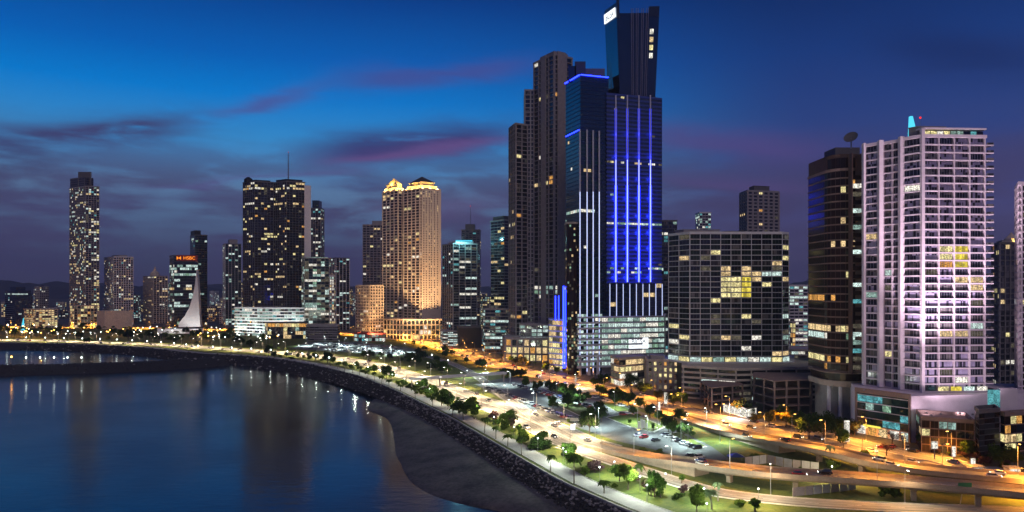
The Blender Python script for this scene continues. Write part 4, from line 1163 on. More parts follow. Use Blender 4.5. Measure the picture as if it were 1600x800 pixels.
# teal topped tower
T = tower('apartment_tower', 'glass apartment tower with cyan lit roof right of the gold towers', corner((692, 845), (708, 815), (745, 825)), 0, gz(382, 820), 38, wall='greenwall', slab='conc', slab_h=.4, slab_out=.7, pier='conc', pier_w=.7, pier_out=.78, bay=7, lit_p=.12, pal='cool', sill=.2, winw=.9, roof=[(.2, .95, .2, .9, 4.0, 'white')])
q = MB(); q.prism([P(712, 822), P(738, 824), P(738, 840), P(712, 840)], T.z1 + 4, T.z1 + 5, 'e_cyan'); q.build('roof_lantern', T.root)
lamp_light('roof_light', (gx(722, 812), 812, T.z1 + 7), 26000, (.3, .9, 1), T.root)
tower('parking_garage', 'garage with thin white lit decks below the cyan roofed tower', corner((688, 830), (692, 802), (716, 800)), 0, gz(518, 805), 9, wall='conc_dark', slab='conc', slab_h=.6, slab_out=.4, bay=5, lit_p=.45, pal='cool', sill=.2, winw=.95, cat='garage')
tower('blank_block', 'plain black windowless block beside the garage decks', corner((712, 815), (716, 792), (752, 796)), 0, gz(512, 795), 1, wall='black', slab='conc_dark', slab_out=.15, bay=40, glass=('black',), lit_p=0)
T = tower('apartment_tower', 'dim violet tower with antenna behind the cyan roofed tower', flat(721, 750, 1080, 30), 0, gz(360, 1080), 50, wall='conc_dark', slab='conc_dark', slab_out=.3, bay=5, lit_p=.05, sill=.4, roof=[(.2, .7, .1, .9, 9, 'conc_dark')])
mast(T, 735, 1085, T.z1 + 8, 322, .5)

# =================================================================== gold floodlit twin towers
def gold_tower(px0, pxc, px1, d, topy, label, cup, dark):
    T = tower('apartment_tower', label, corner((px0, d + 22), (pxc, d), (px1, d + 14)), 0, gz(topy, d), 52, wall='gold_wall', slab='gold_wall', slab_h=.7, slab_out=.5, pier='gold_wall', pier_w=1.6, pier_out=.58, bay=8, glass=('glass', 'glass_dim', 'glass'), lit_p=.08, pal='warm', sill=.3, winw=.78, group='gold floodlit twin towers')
    z = T.z1; c = sum((Vector(p) for p in T.foot), Vector((0, 0))) / 4
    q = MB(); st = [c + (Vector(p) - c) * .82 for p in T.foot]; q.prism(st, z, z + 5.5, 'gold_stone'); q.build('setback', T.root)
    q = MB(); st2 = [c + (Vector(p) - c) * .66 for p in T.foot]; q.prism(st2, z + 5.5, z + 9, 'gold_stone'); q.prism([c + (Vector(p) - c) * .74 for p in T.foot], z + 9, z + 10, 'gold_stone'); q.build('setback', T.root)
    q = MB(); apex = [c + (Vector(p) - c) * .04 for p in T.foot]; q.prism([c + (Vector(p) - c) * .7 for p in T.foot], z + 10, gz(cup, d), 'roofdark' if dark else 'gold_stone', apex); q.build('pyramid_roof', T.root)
    for fi in (0, 3):
        a, u, n, L, _ = T.faces[fi]
        for s in (.15, .5, .85):
            p = a + u * L * s + n * 1.4
            flood(T, (p.x, p.y, z + 1.2), (p.x - n.x * 9, p.y - n.y * 9, z + (6 if dark else 10)), 12000, (1, .64, .14), 140)
    if not dark:
        for fi in (0, 3):
            a, u, n, L, _ = T.faces[fi]; p = a + u * L * .5 + n * .2
            flood(T, (p.x, p.y, z + 9.5), (c.x, c.y, z + 15), 30000, (1, .62, .08), 130)
    return T
G1 = gold_tower(598, 622, 634, 968, 298, 'left golden floodlit tower with bright yellow pyramid roof', 276, False)
G2 = gold_tower(631, 656, 688, 940, 295, 'right golden floodlit tower with dark pyramid roof', 273, True)
a, u, n, L, _ = G2.faces[0]
wm = MB()
for f in range(50):
    z = 40 + f * 3.3
    if z < G2.z1 - 3: fquad(wm, G2.faces[0], L * .5 - .7, L * .5 + .7, z, z + 1.7, .09, 'l_warm' if rnd.random() < .15 else 'glass')
q = MB(); fbox(q, G2.faces[0], L * .08, L * .98, 0, G2.z1 + .6, -.1, .8, 'gold_wall'); q.build('pier_wall', G2.root)
wm2 = MB()
for f in range(56):
    z = 38 + f * 3.0
    if z < G2.z1 - 2:
        for s in (.18, .3, .45, .55, .7, .85): fquad(wm2, G2.faces[0], L * s - .7, L * s + .7, z, z + 1.4, .84, 'l_warm' if rnd.random() < .12 else 'glass')
wm2.build('window', G2.root, 'stuff')
T = tower('hotel_podium', 'tan arcaded podium under the golden twin towers with amber lit base', corner((590, 940), (630, 918), (693, 926)), 0, gz(500, 925), 4, wall='conc_warm', slab='gold_stone', slab_h=.9, slab_out=.5, pier='gold_stone', pier_w=1.3, pier_out=.7, bay=5, glass=('glass', 'l_dim'), lit_p=.12, pal='warm', sill=.6, winw=.7, cat='hotel')
for fi in (0, 3):
    a, u, n, L, _ = T.faces[fi]; k = max(3, int(L / 9))
    for i in range(k):
        p = a + u * L * (i + .5) / k
        flood(T, (p.x + n.x * 6, p.y + n.y * 6, .9), (p.x, p.y, 14), 9000, (1, .55, .13), 120)
        q = p - n * 5.5
        flood(T, (q.x, q.y, T.z1 + 1.0), (q.x - n.x * 7, q.y - n.y * 7, T.z1 + 60), 4500, (1, .58, .2), 70)
for px_, pw_ in ((575, 330000), (640, 480000), (690, 400000)):
    flood(T, (gx(px_, 880), 880, 1.), (gx(645, 945), 945, 120), pw_, (1, .60, .27), 85, 1.)
HW = tower('hotel_wing', 'lower tan hotel wing lit amber left of the golden towers', corner((556, 935), (578, 912), (599, 922)), 0, gz(447, 918), 18, wall='conc_warm', slab='conc_warm', slab_h=.5, slab_out=.15, pier='conc_warm', pier_w=1.1, pier_out=.3, bay=3.4, lit_p=.08, pal='warm', sill=1., winw=.55, cat='hotel', roof=[(.3, .9, .2, .8, 5, 'conc_dark')])
tower('restaurant', 'low red roofed restaurant with bright white windows before the hotel wing', corner((552, 905), (560, 892), (602, 896)), 0, 9, 2, wall='rustred', slab='rustred', slab_h=.8, slab_out=.6, bay=4, lit_p=.9, pal='cool', sill=.2, winw=.85, cat='restaurant')
for px in (562, 578, 592): flood(HW, (gx(px, 905), 902, 10.5), (gx(px, 912), 914, 30), 16000, (1, .5, .15), 150, .25)
tower('apartment_tower', 'grey tan tower standing behind the golden left tower', flat(567, 600, 1130, 30), 0, gz(352, 1130), 42, wall='conc', slab='conc_tan', slab_out=.4, pier='conc_tan', pier_w=.8, pier_out=.5, bay=5, lit_p=.1, pal='warm', sill=.6, roof=[(.4, .9, .2, .8, 7, 'conc')])

# =================================================================== twin dark towers with white garage podium
def dark_tower(px0, pxc, px1, d, label, **kw):
    return tower('apartment_tower', label, corner((px0, d + 15), (pxc, d), (px1, d + 12)), 0, gz(284, d), 60, wall='black', slab='conc_dark', slab_h=.45, slab_out=.5, pier='conc_dark', pier_w=.5, pier_out=.55, bay=4.2, glass=('glass', 'glass', 'glass_brown'), lit_p=.11, pal='warm', sill=.4, winw=.85, group='twin dark towers', rows={57: (.5, 'warm'), 51: (.4, 'warm')}, **kw)
D1 = dark_tower(380, 398, 427, 1050, 'left one of the twin black towers above the white garage', roof=[(.1, .9, .1, .9, 3, 'black')])
D2 = dark_tower(428, 448, 476, 1045, 'right one of the twin black towers, with the lattice mast on top', roof=[(.05, .95, .1, .9, 4, 'black')])
q = MB(); q.prism([P(475.5, 1052), P(486, 1056), P(486, 1080), P(475.5, 1080)], 0, gz(289, 1050), 'white'); q.build('end_wall', D2.root)
mast(D2, 450.5, 1055, D2.z1 + 3, 238, .9)
q = MB(); q.tube([(gx(388, 1060), 1060, D1.z1), (gx(388, 1060), 1060, D1.z1 + 5), (gx(388, 1060), 1060, D1.z1 + 8)], [6, 6, 2], 'black', 10); q.build('tank', D1.root)
T = tower('parking_garage', 'bright white parking garage deck podium under the twin black towers', corner((367, 1015), (414, 985), (474, 992)), 0, gz(482, 990), 9, wall='white', slab='white', slab_h=1.4, slab_out=.5, bay=5, glass=('l_mint', 'l_dim', 'glass', 'l_mint'), lit_p=.25, pal='cool', sill=.1, winw=.95, cat='garage')
for fi in (0, 3):
    a, u, n, L, _ = T.faces[fi]
    for i in range(3):
        p = a + u * L * (i + .5) / 3; flood(T, (p.x + n.x * 14, p.y + n.y * 14, 1.), (p.x, p.y, 22), 42000, (.85, 1, .95), 110)
tower('pavilion', 'dark glass pavilion with yellow roof lights before the white garage', corner((414, 960), (418, 945), (480, 942)), 0, gz(505, 945), 4, wall='black', slab='conc_dark', slab_h=.4, slab_out=.3, bay=5, lit_p=.3, pal='mix', sill=.1, winw=.95, cat='building', rows={3: (.9, 'amber')})
tower('garage', 'grey louvred low garage with rounded bands in front of the glass block', [P(478, 925), P(484, 910), P(527, 908), P(531, 930), P(531, 950), P(478, 950)], 0, gz(510, 910), 6, wall='conc', slab='conc', slab_h=1.1, slab_out=.5, bay=6, glass=('glass', 'conc_dark'), lit_p=.06, sill=.0, winw=.96, cat='garage')
T = tower('glass_block', 'greenish mirrored glass block with slanted lit roof below the twin towers', corner((471, 1012), (476, 990), (514, 1000)), 0, gz(404, 995), 30, wall='greenwall', slab='conc', slab_h=.3, slab_out=.15, pier='conc', pier_w=.35, pier_out=.2, bay=5, glass=('glass_teal', 'glass_green', 'l_dim'), lit_p=.22, pal='office', sill=.1, winw=.95, cat='office')
q = MB(); a, u, n, L, _ = T.faces[0]; fbox(q, T.faces[0], L * .1, L * .95, T.z1 + 1.3, T.z1 + 1.8, -8, .5, 'l_mint'); q.build('roof_light', T.root)
tower('elevator_shaft', 'thin pale open shaft tower with white lights near the glass block', flat(515, 522, 960, 6), 0, gz(432, 960), 22, wall='conc_warm', slab='white', slab_h=.7, slab_out=.5, bay=3, lit_p=.6, pal='mix', sill=.3, winw=.6, cat='tower', roof=[(.0, 1., .0, 1., 3, 'conc_warm')])
tower('apartment_tower', 'mid height tower with pale vertical ribs right of the glass block', corner((513, 1165), (525, 1140), (546, 1150)), 0, gz(404, 1145), 36, wall='conc_dark', slab='conc_dark', slab_out=.3, pier='white', pier_w=.9, pier_out=.6, bay=6, lit_p=.12, pal='cool', sill=.3, rows={3: (.8, 'office')})
T = tower('apartment_tower', 'slim teal tower with stepped top peeking out right of the black twins', flat(485, 501, 1260, 24), 0, gz(326, 1260), 54, wall='greenwall', slab='conc_dark', slab_out=.3, pier='conc', pier_w=.6, pier_out=.4, bay=4, lit_p=.12, pal='cool', sill=.2, rows={49: (1, 'warm')}, roof=[(.15, .8, .1, .9, 14, 'glass_teal')])
T = tower('apartment_tower', 'slim pale teal glass tower left of the twin black towers', corner((348, 1320), (352, 1290), (377, 1300)), 0, gz(382, 1295), 38, wall='greenwall', slab='conc_dark', slab_out=.2, pier='white', pier_w=.5, pier_out=.3, bay=5, glass=('glass_teal',), lit_p=.2, pal='cool', sill=.3, roof=[(.3, .8, .2, .8, 9, 'conc')])

# =================================================================== left group
T = tower('apartment_tower', 'very tall slender grey tower standing alone at the far left', corner((109, 1268), (134, 1240), (155, 1250)), 0, gz(292, 1245), 66, wall='conc_dark', slab='conc', slab_h=.5, slab_out=.35, pier='conc', pier_w=.8, pier_out=.45, bay=3.6, glass=('glass', 'glass', 'glass_blue', 'glass_dim'), lit_p=.26, pal='mix', sill=.4, winw=.82, rows={1: (.9, 'amber'), 2: (.9, 'amber'), 3: (.9, 'amber'), 9: (.8, 'warm')},
          roof=[])
q = MB(); q.prism([P(109.5, 1267), P(133, 1242), P(146, 1262), P(122, 1285)], T.z1, gz(277, 1250), 'conc_dark'); q.build('upper_block', T.root)
wq = MB(); fcx = faces_of([P(109.5, 1267), P(133, 1242), P(146, 1262), P(122, 1285)])
for fc in fcx:
    if fc[4]:
        for f in range(4):
            for k in range(int(fc[3] / 4)): fquad(wq, fc, k * 4 + .5, k * 4 + 3.4, T.z1 + .8 + f * 3.8, T.z1 + 3.4 + f * 3.8, .1, 'glass')
wq.build('window', T.root, 'stuff')
q = MB(); q.prism([P(122, 1252), P(143, 1252), P(143, 1272), P(122, 1272)], T.z1, gz(269, 1255), 'conc_dark'); q.build('plant_room', T.root)
tower('podium', 'gold lit glazed base block at the foot of the tall slender tower', corner((110, 1215), (116, 1200), (152, 1205)), 0, gz(478, 1205), 8, wall='conc_warm', slab='conc_warm', slab_h=.5, slab_out=.2, pier='gold_stone', pier_w=.8, pier_out=.4, bay=5, glass=('glass_green', 'l_dim'), lit_p=.4, pal='amber', sill=.2, winw=.9)
tower('blank_hall', 'plain beige blank-walled hall right of the tall slender tower', corner((151, 1180), (163, 1160), (207, 1165)), 0, gz(487, 1162), 2, wall='beige', slab='beige', slab_h=.6, slab_out=.15, bay=80, glass=('beige',), lit_p=0, winw=.1, cat='hall')
tower('apartment_tower', 'white gridded apartment slab right of the tall slender tower', corner((163, 1330), (178, 1290), (208, 1300)), 0, gz(402, 1295), 30, wall='conc_dark', slab='white', slab_h=.7, slab_out=.3, pier='white', pier_w=1.0, pier_out=.4, bay=4, lit_p=.14, pal='mix', sill=.5, winw=.8, roof=[(.3, .8, .2, .8, 4, 'conc')])
T = tower('apartment_tower', 'small beige tower with a domed lantern between white slab and bank', corner((224, 1390), (240, 1350), (262, 1362)), 0, gz(432, 1355), 24, wall='conc_tan', slab='conc_tan', slab_h=.6, slab_out=.3, pier='beige', pier_w=1.4, pier_out=.5, bay=5, lit_p=.12, pal='warm', sill=.6, winw=.7)
x = gx(242, 1370); q = MB(); q.tube([(x, 1370, T.z1), (x, 1370, T.z1 + 7), (x, 1370, T.z1 + 11), (x, 1370, T.z1 + 20)], [9, 7.5, 3, .3], 'beige', 10); q.build('lantern', T.root)
T = tower('bank_tower', 'dark glass bank tower with orange lettering on its top band', corner((265, 1155), (272, 1130), (309, 1142)), 0, gz(400, 1135), 26, wall='greenwall', slab='conc_dark', slab_h=.5, slab_out=.15, bay=4, glass=('glass_green', 'glass'), lit_p=.12, pal='office', sill=.2, winw=.95, rows={21: (.95, 'office'), 22: (.6, 'office'), 19: (.7, 'office'), 14: (.4, 'warm'), 12: (.4, 'office'), 8: (.5, 'office'), 25: (0, 'office'), 24: (0, 'office'), 23: (0, 'office')}, cat='office tower')
a, u, n, L, _ = T.faces[0]; ang = math.atan2(u.y, u.x); zz = gz(402.5, 1135)
q = MB(); fbox(q, T.faces[0], L * .1, L * .98, zz - 5.2, zz + 4, .2, .8, 'rustred'); sg = q.build('sign_board', T.root)
p = a + u * L * .64 + n * 1.0; text('lettering', 'HSBC', 7.0, (p.x, p.y, zz - .8), (R(90), 0, ang), 'e_orange', sg, .05)
p = a + u * L * .2 + n * 1.0; q = MB()
for (sx0, sx1) in ((-2.9, 0), (2.9, 0)):
    q.poly([(p.x + u.x * sx0, p.y + u.y * sx0, zz + 1.9), (p.x + u.x * sx0, p.y + u.y * sx0, zz - 3.5), (p.x, p.y, zz - .8)], 'e_orange')
q.build('emblem', sg)
tower('office_tower', 'slim black tower right behind the bank tower', corner((297, 1245), (305, 1215), (324, 1225)), 0, gz(368, 1220), 40, wall='black', slab='conc_dark', slab_out=.2, bay=5, glass=('glass', 'glass_teal'), lit_p=.05, pal='cool', sill=.3, roof=[(.0, .5, .1, .9, 8, 'black')], cat='office tower', rows={37: (.5, 'office')})
tower('office_tower', 'stepped dark blue glass office block at the far left', corner((8, 1330), (24, 1290), (48, 1300)), 0, gz(455, 1295), 17, wall='bluewall', slab='bluewall', slab_h=.8, slab_out=.3, bay=5, glass=('glass_blue', 'glass_teal'), lit_p=.05, pal='cool', sill=.4, winw=.95, cat='office tower', roof=[(.2, .8, .2, .8, 7, 'bluewall')], rows={15: (.4, 'office')})
tower('hotel', 'low amber lit hotel slab left of the tall slender tower', corner((38, 1215), (56, 1190), (90, 1196)), 0, gz(484, 1192), 9, wall='conc_warm', slab='conc_warm', slab_h=.6, slab_out=.4, pier='conc_warm', pier_w=.7, pier_out=.5, bay=4.5, lit_p=.5, pal='amber', sill=.4, winw=.8, cat='hotel')
# white curved spire
prof = [(307, 421), (304.5, 445), (301, 464), (296, 480), (289, 493), (279, 505), (279, 511), (313, 511), (311.5, 490), (309.5, 450)]
sp = thing('spire_monument', 'white sail-shaped curved concrete spire beside the bank tower', 'monument', (gx(300, 1060), 1060, 0)); q = MB(); k = len(prof)
fr = [(gx(x, 1060), 1060 + (y - 421) / 90 * 0, max(gz(y, 1060), -.1)) for x, y in prof]; bk = [(x, y + 7, z) for x, y, z in fr]
q.v = fr + bk; i_ = q.mid('white')
for a_, b_, c_ in tessellate_polygon([[Vector((x, z, 0)) for x, y, z in fr]]):
    q.f.append((a_, b_, c_)); q.mi.append(i_); q.f.append((a_ + k, c_ + k, b_ + k)); q.mi.append(i_)
for j in range(k): q.f.append((j, (j + 1) % k, k + (j + 1) % k, k + j)); q.mi.append(i_)
bm = bmesh.new(); o = q.build('sail', sp); bm.from_mesh(o.data); bmesh.ops.recalc_face_normals(bm, faces=bm.faces); bm.to_mesh(o.data); bm.free()
q = MB(); q.prism([P(246, 1052), P(318, 1050), P(318, 1075), P(246, 1075)], -.1, 6.5, 'white'); q.build('plinth', sp)
lamp_light('monument_light', (gx(302, 1035), 1035, 2), 32000, (.95, 1, .97), sp, 90, (gx(302, 1060), 1060, 35))
lamp_light('monument_light', (gx(265, 1030), 1030, 3), 14000, (1, .97, .9), sp, 120, (gx(270, 1050), 1050, 5))
t = thing('blue_tent', 'tall pointed blue glowing tent at the far left waterfront', 'tent', (gx(35.5, 1130), 1130, 0)); q = MB()
q.prism([P(32, 1125), P(39, 1125), P(39, 1133), P(32, 1133)], -.05, 19, 'e_cyan', [P(36.2, 1129), P(37, 1129), P(37, 1130), P(36.2, 1130)]); q.build('canopy', t)

# =================================================================== buildings behind the front row
T = tower('apartment_tower', 'tan white tower rising behind the wide dark glass block', corner((1156, 712), (1168, 690), (1217, 700)), 0, gz(300, 695), 48, wall='conc', slab='conc', slab_h=.5, slab_out=.3, pier='conc_tan', pier_w=1.5, pier_out=.5, bay=6, lit_p=.06, pal='warm', sill=.7, winw=.6, roof=[(.25, .75, .2, .8, 6, 'conc_dark')])
T = tower('apartment_tower', 'small pale tower top peeking above the wide dark glass block', flat(1093, 1111, 900, 20), 0, gz(333, 900), 50, wall='conc', slab='white', slab_out=.3, bay=4, lit_p=.3, pal='cool', sill=.4)
tower('office_block', 'bright white lit low block far behind between glass block and teal tower', flat(1234, 1262, 760, 30), 0, gz(447, 760), 20, wall='white', slab='white', slab_h=.8, slab_out=.3, bay=5, lit_p=.6, pal='cool', sill=.4, winw=.9, cat='office')
tower('church', 'small amber lit belfry block far behind the glass block', flat(1238, 1243, 640, 5), 0, gz(505, 640), 8, wall='conc_warm', slab='conc_warm', slab_out=.2, bay=3, lit_p=.7, pal='amber', sill=.4, cat='church')
tower('parking_garage', 'white cyan lit deck garage between glass block and teal tower', flat(1226, 1290, 520, 30), 0, gz(548, 520), 7, wall='conc_dark', slab='conc', slab_h=.9, slab_out=.6, bay=5, lit_p=.75, pal='cool', sill=.1, winw=.95, cat='garage')
tones = [('grey', 'conc'), ('tan', 'conc_tan'), ('dark', 'conc_dark'), ('cream', 'beige'), ('white', 'white')]
spans = [(0, 110, 'left of the tall slender tower', 1340, 2000), (155, 265, 'between the slender tower and the bank tower', 1400, 2100), (322, 382, 'left of the twin black towers', 1350, 2000), (484, 560, 'between the black twins and the gold towers', 1200, 1900), (690, 770, 'between the gold and tan towers', 950, 1700), (1232, 1264, 'right of the wide glass block', 820, 1500)]
cnt = {}
for (p0, p1, where, d0, d1) in spans:
    n = max(3, int((p1 - p0) / 6.5))
    pxs_ = sorted(rnd.uniform(p0, p1 - 6) for _ in range(n)); ks_ = list(range(n)); rnd.shuffle(ks_)
    for i in range(n):
        d = d1 - (d1 - d0) * (ks_[i] / max(1, n - 1)); px = pxs_[i]; w = rnd.uniform(7, 16)
        top = rnd.uniform(458, 490) if rnd.random() < .8 else rnd.uniform(440, 458)
        zt = max(9, gz(top, d)); nf = max(2, int(zt / 3.4)); tn, tm = rnd.choice(tones); pal = rnd.choice(('warm', 'mix', 'cool', 'amber'))
        key = (tn, nf, where); cnt[key] = cnt.get(key, 0) + 1
        rank = lnth(i) + ','
        tower('city_block', f'{rank} {tn} {nf}-storey city block {where}', flat(px, px + w, d, 22, rnd.uniform(-.3, .3)), 0, zt, nf, wall=tm, slab=tm, slab_h=.5, slab_out=.15, bay=4, lit_p=rnd.uniform(.12, .5), pal=pal, sill=.9, winw=.65, group='city blocks behind the waterfront', roof=[(.2, .5, .3, .7, 3, 'conc_dark')])

# =================================================================== TREES AND PLANTS
def leaf_quads(mb, c, rad_, n, size, m, rr, flat_=.8):
    for _ in range(n):
        d = Vector((rr.gauss(0, 1), rr.gauss(0, 1), rr.gauss(0, 1))).normalized() * (rr.random() ** .45)
        p = Vector(c) + Vector((d.x * rad_, d.y * rad_, d.z * rad_ * flat_))
        a = Vector((rr.gauss(0, 1), rr.gauss(0, 1), rr.gauss(0, .6))).normalized(); b = a.cross(Vector((rr.gauss(0, 1), rr.gauss(0, 1), rr.gauss(0, 1)))).normalized()
        s = size * rr.uniform(.6, 1.3)
        mb.poly([p - a * s, p - b * s * .55, p + a * s, p + b * s * .55], m)
TREES = {}
def tree_kind(key, h, rad_, trunk_h, clumps, m, seed, leaf=.42, per=95):
    rr = random.Random(seed); tk = MB(); cr_ = MB()
    top = Vector((rr.uniform(-.3, .3), rr.uniform(-.3, .3), trunk_h))
    tk.tube([(0, 0, -.3), (top.x * .4, top.y * .4, trunk_h * .5), top], [.30, .22, .17], 'bark', 7)
    for k in range(clumps):
        a = 2.4 * k + rr.uniform(-.4, .4); q = rr.uniform(.25, .78); zz = trunk_h + (h - trunk_h) * rr.uniform(.15, .88)
        env = math.sqrt(max(.1, 1 - ((zz - (trunk_h + (h - trunk_h) * .45)) / ((h - trunk_h) * .62)) ** 2))
        c = Vector((math.cos(a) * rad_ * q * env, math.sin(a) * rad_ * q * env, zz))
        tk.tube([top - Vector((0, 0, rr.uniform(0, trunk_h * .25))), top.lerp(c, .55) + Vector((0, 0, .3)), c], [.12, .08, .03], 'bark', 5, False)
        leaf_quads(cr_, c, rad_ * rr.uniform(.32, .5), per, leaf, m, rr)
    TREES[key] = (tk.mesh('trunk'), cr_.mesh('crown'))
tree_kind('round', 7.5, 3.6, 2.4, 15, 'leaf', 1); tree_kind('round_b', 6.5, 3.9, 2.0, 14, 'leaf', 2); tree_kind('dark', 8.5, 4.4, 2.6, 18, 'leaf_dark', 3)
tree_kind('dark_b', 10, 5.2, 3.4, 20, 'leaf_dark', 4); tree_kind('bright', 6.2, 2.9, 1.9, 13, 'leaf_bright', 5); tree_kind('young', 4.6, 1.6, 1.9, 8, 'leaf', 6, .35, 70)
tree_kind('amber', 7.5, 4.2, 2.6, 15, 'leaf_amber_light', 7); tree_kind('purple', 3.6, 2.6, .8, 10, 'leaf_purple', 8); tree_kind('bush', 2.2, 2.2, .3, 9, 'leaf_bright', 9, .3, 110); tree_kind('bush_dark', 2.6, 2.8, .3, 10, 'leaf_dark', 10, .3, 110)
tree_kind('sparse', 6.5, 3.0, 2.6, 9, 'leaf_purple', 11, .25, 40); tree_kind('round_bush', 3.0, 1.6, .2, 10, 'leaf', 12, .22, 160)
def palm_kind(key, h, m, seed, nf=15, fl=2.9):
    rr = random.Random(seed); tk = MB(); cr_ = MB()
    lean = Vector((rr.uniform(-.5, .5), rr.uniform(-.4, .4), 0))
    tk.tube([(0, 0, -.3), (lean.x * .3, lean.y * .3, h * .4), (lean.x * .7, lean.y * .7, h * .75), (lean.x, lean.y, h)], [.26, .19, .16, .15], 'palmbark', 7)
    for k in range(nf):
        a = 2 * math.pi * k / nf + rr.uniform(-.2, .2); up = rr.uniform(-.15, .95); L = fl * rr.uniform(.85, 1.1); d = Vector((math.cos(a), math.sin(a), 0)); s = Vector((-d.y, d.x, 0)); prev = None
        for i in range(8):
            t = i / 7; c = Vector((lean.x, lean.y, h)) + d * L * t * (1 - .18 * t) + Vector((0, 0, up * L * t * .55 - L * .75 * t * t))
            w = .50 * math.sin(math.pi * min(1, t * .92 + .08)) + .03; dr = Vector((0, 0, -w * .55))
            row = (c - s * w + dr, c, c + s * w + dr)
            if prev:
                cr_.poly([prev[0], prev[1], row[1], row[0]], m); cr_.poly([prev[1], prev[2], row[2], row[1]], m)
            prev = row
    TREES[key] = (tk.mesh('trunk'), cr_.mesh('crown'))
palm_kind('palm', 6.2, 'palm', 1); palm_kind('palm_b', 7.2, 'palm', 2, 17, 3.1); palm_kind('palm_c', 5.0, 'palm', 3, 13, 2.6); palm_kind('palm_pale', 7.0, 'palm_pale', 4, 18, 3.0)
SPOKEN = dict(round='round green tree', round_b='spreading green tree', dark='dark leafy tree', dark_b='large dark tree', bright='bright yellow-green tree', young='young slim tree', amber='tree with amber light in its leaf colour', purple='reddish purple shrub',
              bush='low bright bush', bush_dark='low dark bush', sparse='thin bare tree', round_bush='clipped round bush', palm='palm', palm_b='tall palm', palm_c='short palm', palm_pale='pale palm')
PX = lambda p: (p[0] / p[1] * F + 800)
def plant(kind, p, label, group=None, s=1., trunk=True):
    nm = {'palm': 'palm_tree', 'bush': 'bush', 'purple': 'bush', 'round_bush': 'bush'}.get(kind.split('_')[0] if kind != 'round_bush' else kind, 'tree')
    t = thing(nm, label, nm.replace('_', ' '), (p[0], p[1], 0.0), group, rnd.uniform(0, 6.28))
    t.scale = (s * rnd.uniform(.78, 1.2), s * rnd.uniform(.78, 1.2), s * rnd.uniform(.75, 1.25))
    a, b = TREES[kind]
    inst('trunk', a, t, (0, 0, 0)); inst('crown', b, t, (0, 0, 0))
    return t
def rowof(kinds, pxs, fmt, group, s=1.):
    order = {j: r for r, j in enumerate(sorted(range(len(pxs)), key=lambda j: pxs[j][0]))}
    for i, (x, y) in enumerate(pxs):
        k = kinds[i % len(kinds)]; p = gp(x, y)
        plant(k, p, fmt.format(n=nth(i), l=lnth(order[i]), k=SPOKEN[k]), group, s if not isinstance(s, list) else s[i % len(s)])
# palms beside the promenade, near to far
rowof(['palm_c', 'palm_b', 'palm', 'palm_b', 'palm', 'palm_c', 'palm_b', 'palm', 'palm_c'], [(944, 771), (897, 756), (860, 739), (815, 711), (793, 698), (775, 686), (757, 677), (724, 656), (707, 650), (676, 636), (649, 623), (626, 613)],
      '{n} {k} counted along the sea wall from the bottom', 'palms along the sea wall')
rowof(['palm', 'palm_c'], [(608 - i * 11.5, 605.5 - i * 4.6 + i * i * .058) for i in range(22)], '{k}, {n} of the far palms along the curving sea wall', 'far palms along the sea wall')
# shrubs and trees on the strip between promenade and coastal road
rowof(['young', 'bright', 'young', 'round', 'palm_pale', 'palm_pale', 'young', 'young', 'bright', 'purple', 'bush', 'bright', 'round', 'bush_dark', 'bush', 'bush_dark', 'sparse', 'bright', 'round_b', 'dark', 'round', 'round_b'],
      [(1180, 803), (1089, 803), (1034, 770), (1023, 777), (1122, 783), (1112, 796), (1065, 755), (1180, 798), (981, 766), (930, 738), (915, 742), (897, 730), (968, 752), (838, 702), (818, 692), (852, 702), (800, 672), (741, 655), (716, 645), (700, 640), (690, 634), (728, 648)],
      '{k}, {l} on the lawn between promenade and coastal road', 'trees on the seaside lawn', [.95, 1.1, 1., .9, 1., 1.05, .8, .8, 1.15, 1.1, 1., 1.1, 1., 1.3, 1.5, 1.4, 1.])
rowof(['round', 'bush', 'bright', 'bush_dark', 'round_b', 'bush', 'round', 'dark', 'bush', 'bright'], [(668 - i * 9.2, 619 - i * 4.6 + i * i * .085 + (i % 3) * 1.5) for i in range(28)], '{k}, {n} in the far hedge row beside the coastal road', 'trees on the far seaside lawn', [.8, 1., .75, 1.1])
# car park and avenue trees
rowof(['dark', 'round', 'young', 'dark_b', 'dark_b', 'dark', 'round', 'dark', 'amber', 'dark', 'round_b', 'bright', 'round', 'bright', 'dark', 'round', 'dark', 'round_b', 'bush', 'dark'],
      [(921, 678), (940, 660), (984, 664), (986, 612), (1006, 618), (930, 604), (1068, 637), (1052, 635), (1028, 628), (944, 606), (960, 632), (972, 632), (1000, 640), (1014, 650), (862, 616), (880, 622), (905, 634), (822, 606), (890, 660), (840, 612)],
      '{k}, {l} among the car park and avenue trees', 'trees round the car park', [1.15, .9, .8, 1.05, 1., .9, 1., .9, .9, .9, .8])
rowof(['dark', 'dark_b', 'amber', 'amber', 'amber', 'sparse', 'dark', 'dark', 'round', 'sparse', 'sparse', 'bush_dark', 'bush', 'round', 'bush_dark'], [(1264, 686), (1286, 691), (1203, 668), (1228, 668), (1182, 662), (1321, 692), (1246, 672), (1305, 684), (1318, 700), (1385, 712), (1410, 700), (1312, 708), (1350, 716), (1500, 700), (1475, 706)],
      '{k}, {l} beside the avenue below the round and pink towers', 'trees beside the avenue', [1., 1., .95, .95, .8, .9])
for i, (x, y) in enumerate([(1382, 776), (1398, 777.5)]): plant('round_bush', gp(x, y), ('left' if i == 0 else 'right') + ' clipped round bush under the seaward flyover', 'clipped bushes under the flyover', 1.5)
plant('palm_pale', gp(1296, 730), 'pale palm between the two flyovers'); plant('bush', gp(1303, 734), 'low bright bush between the two flyovers', None, 1.3); plant('bush', gp(1185, 722), 'green bush sprouting above the white hoarding', None, 1.5)
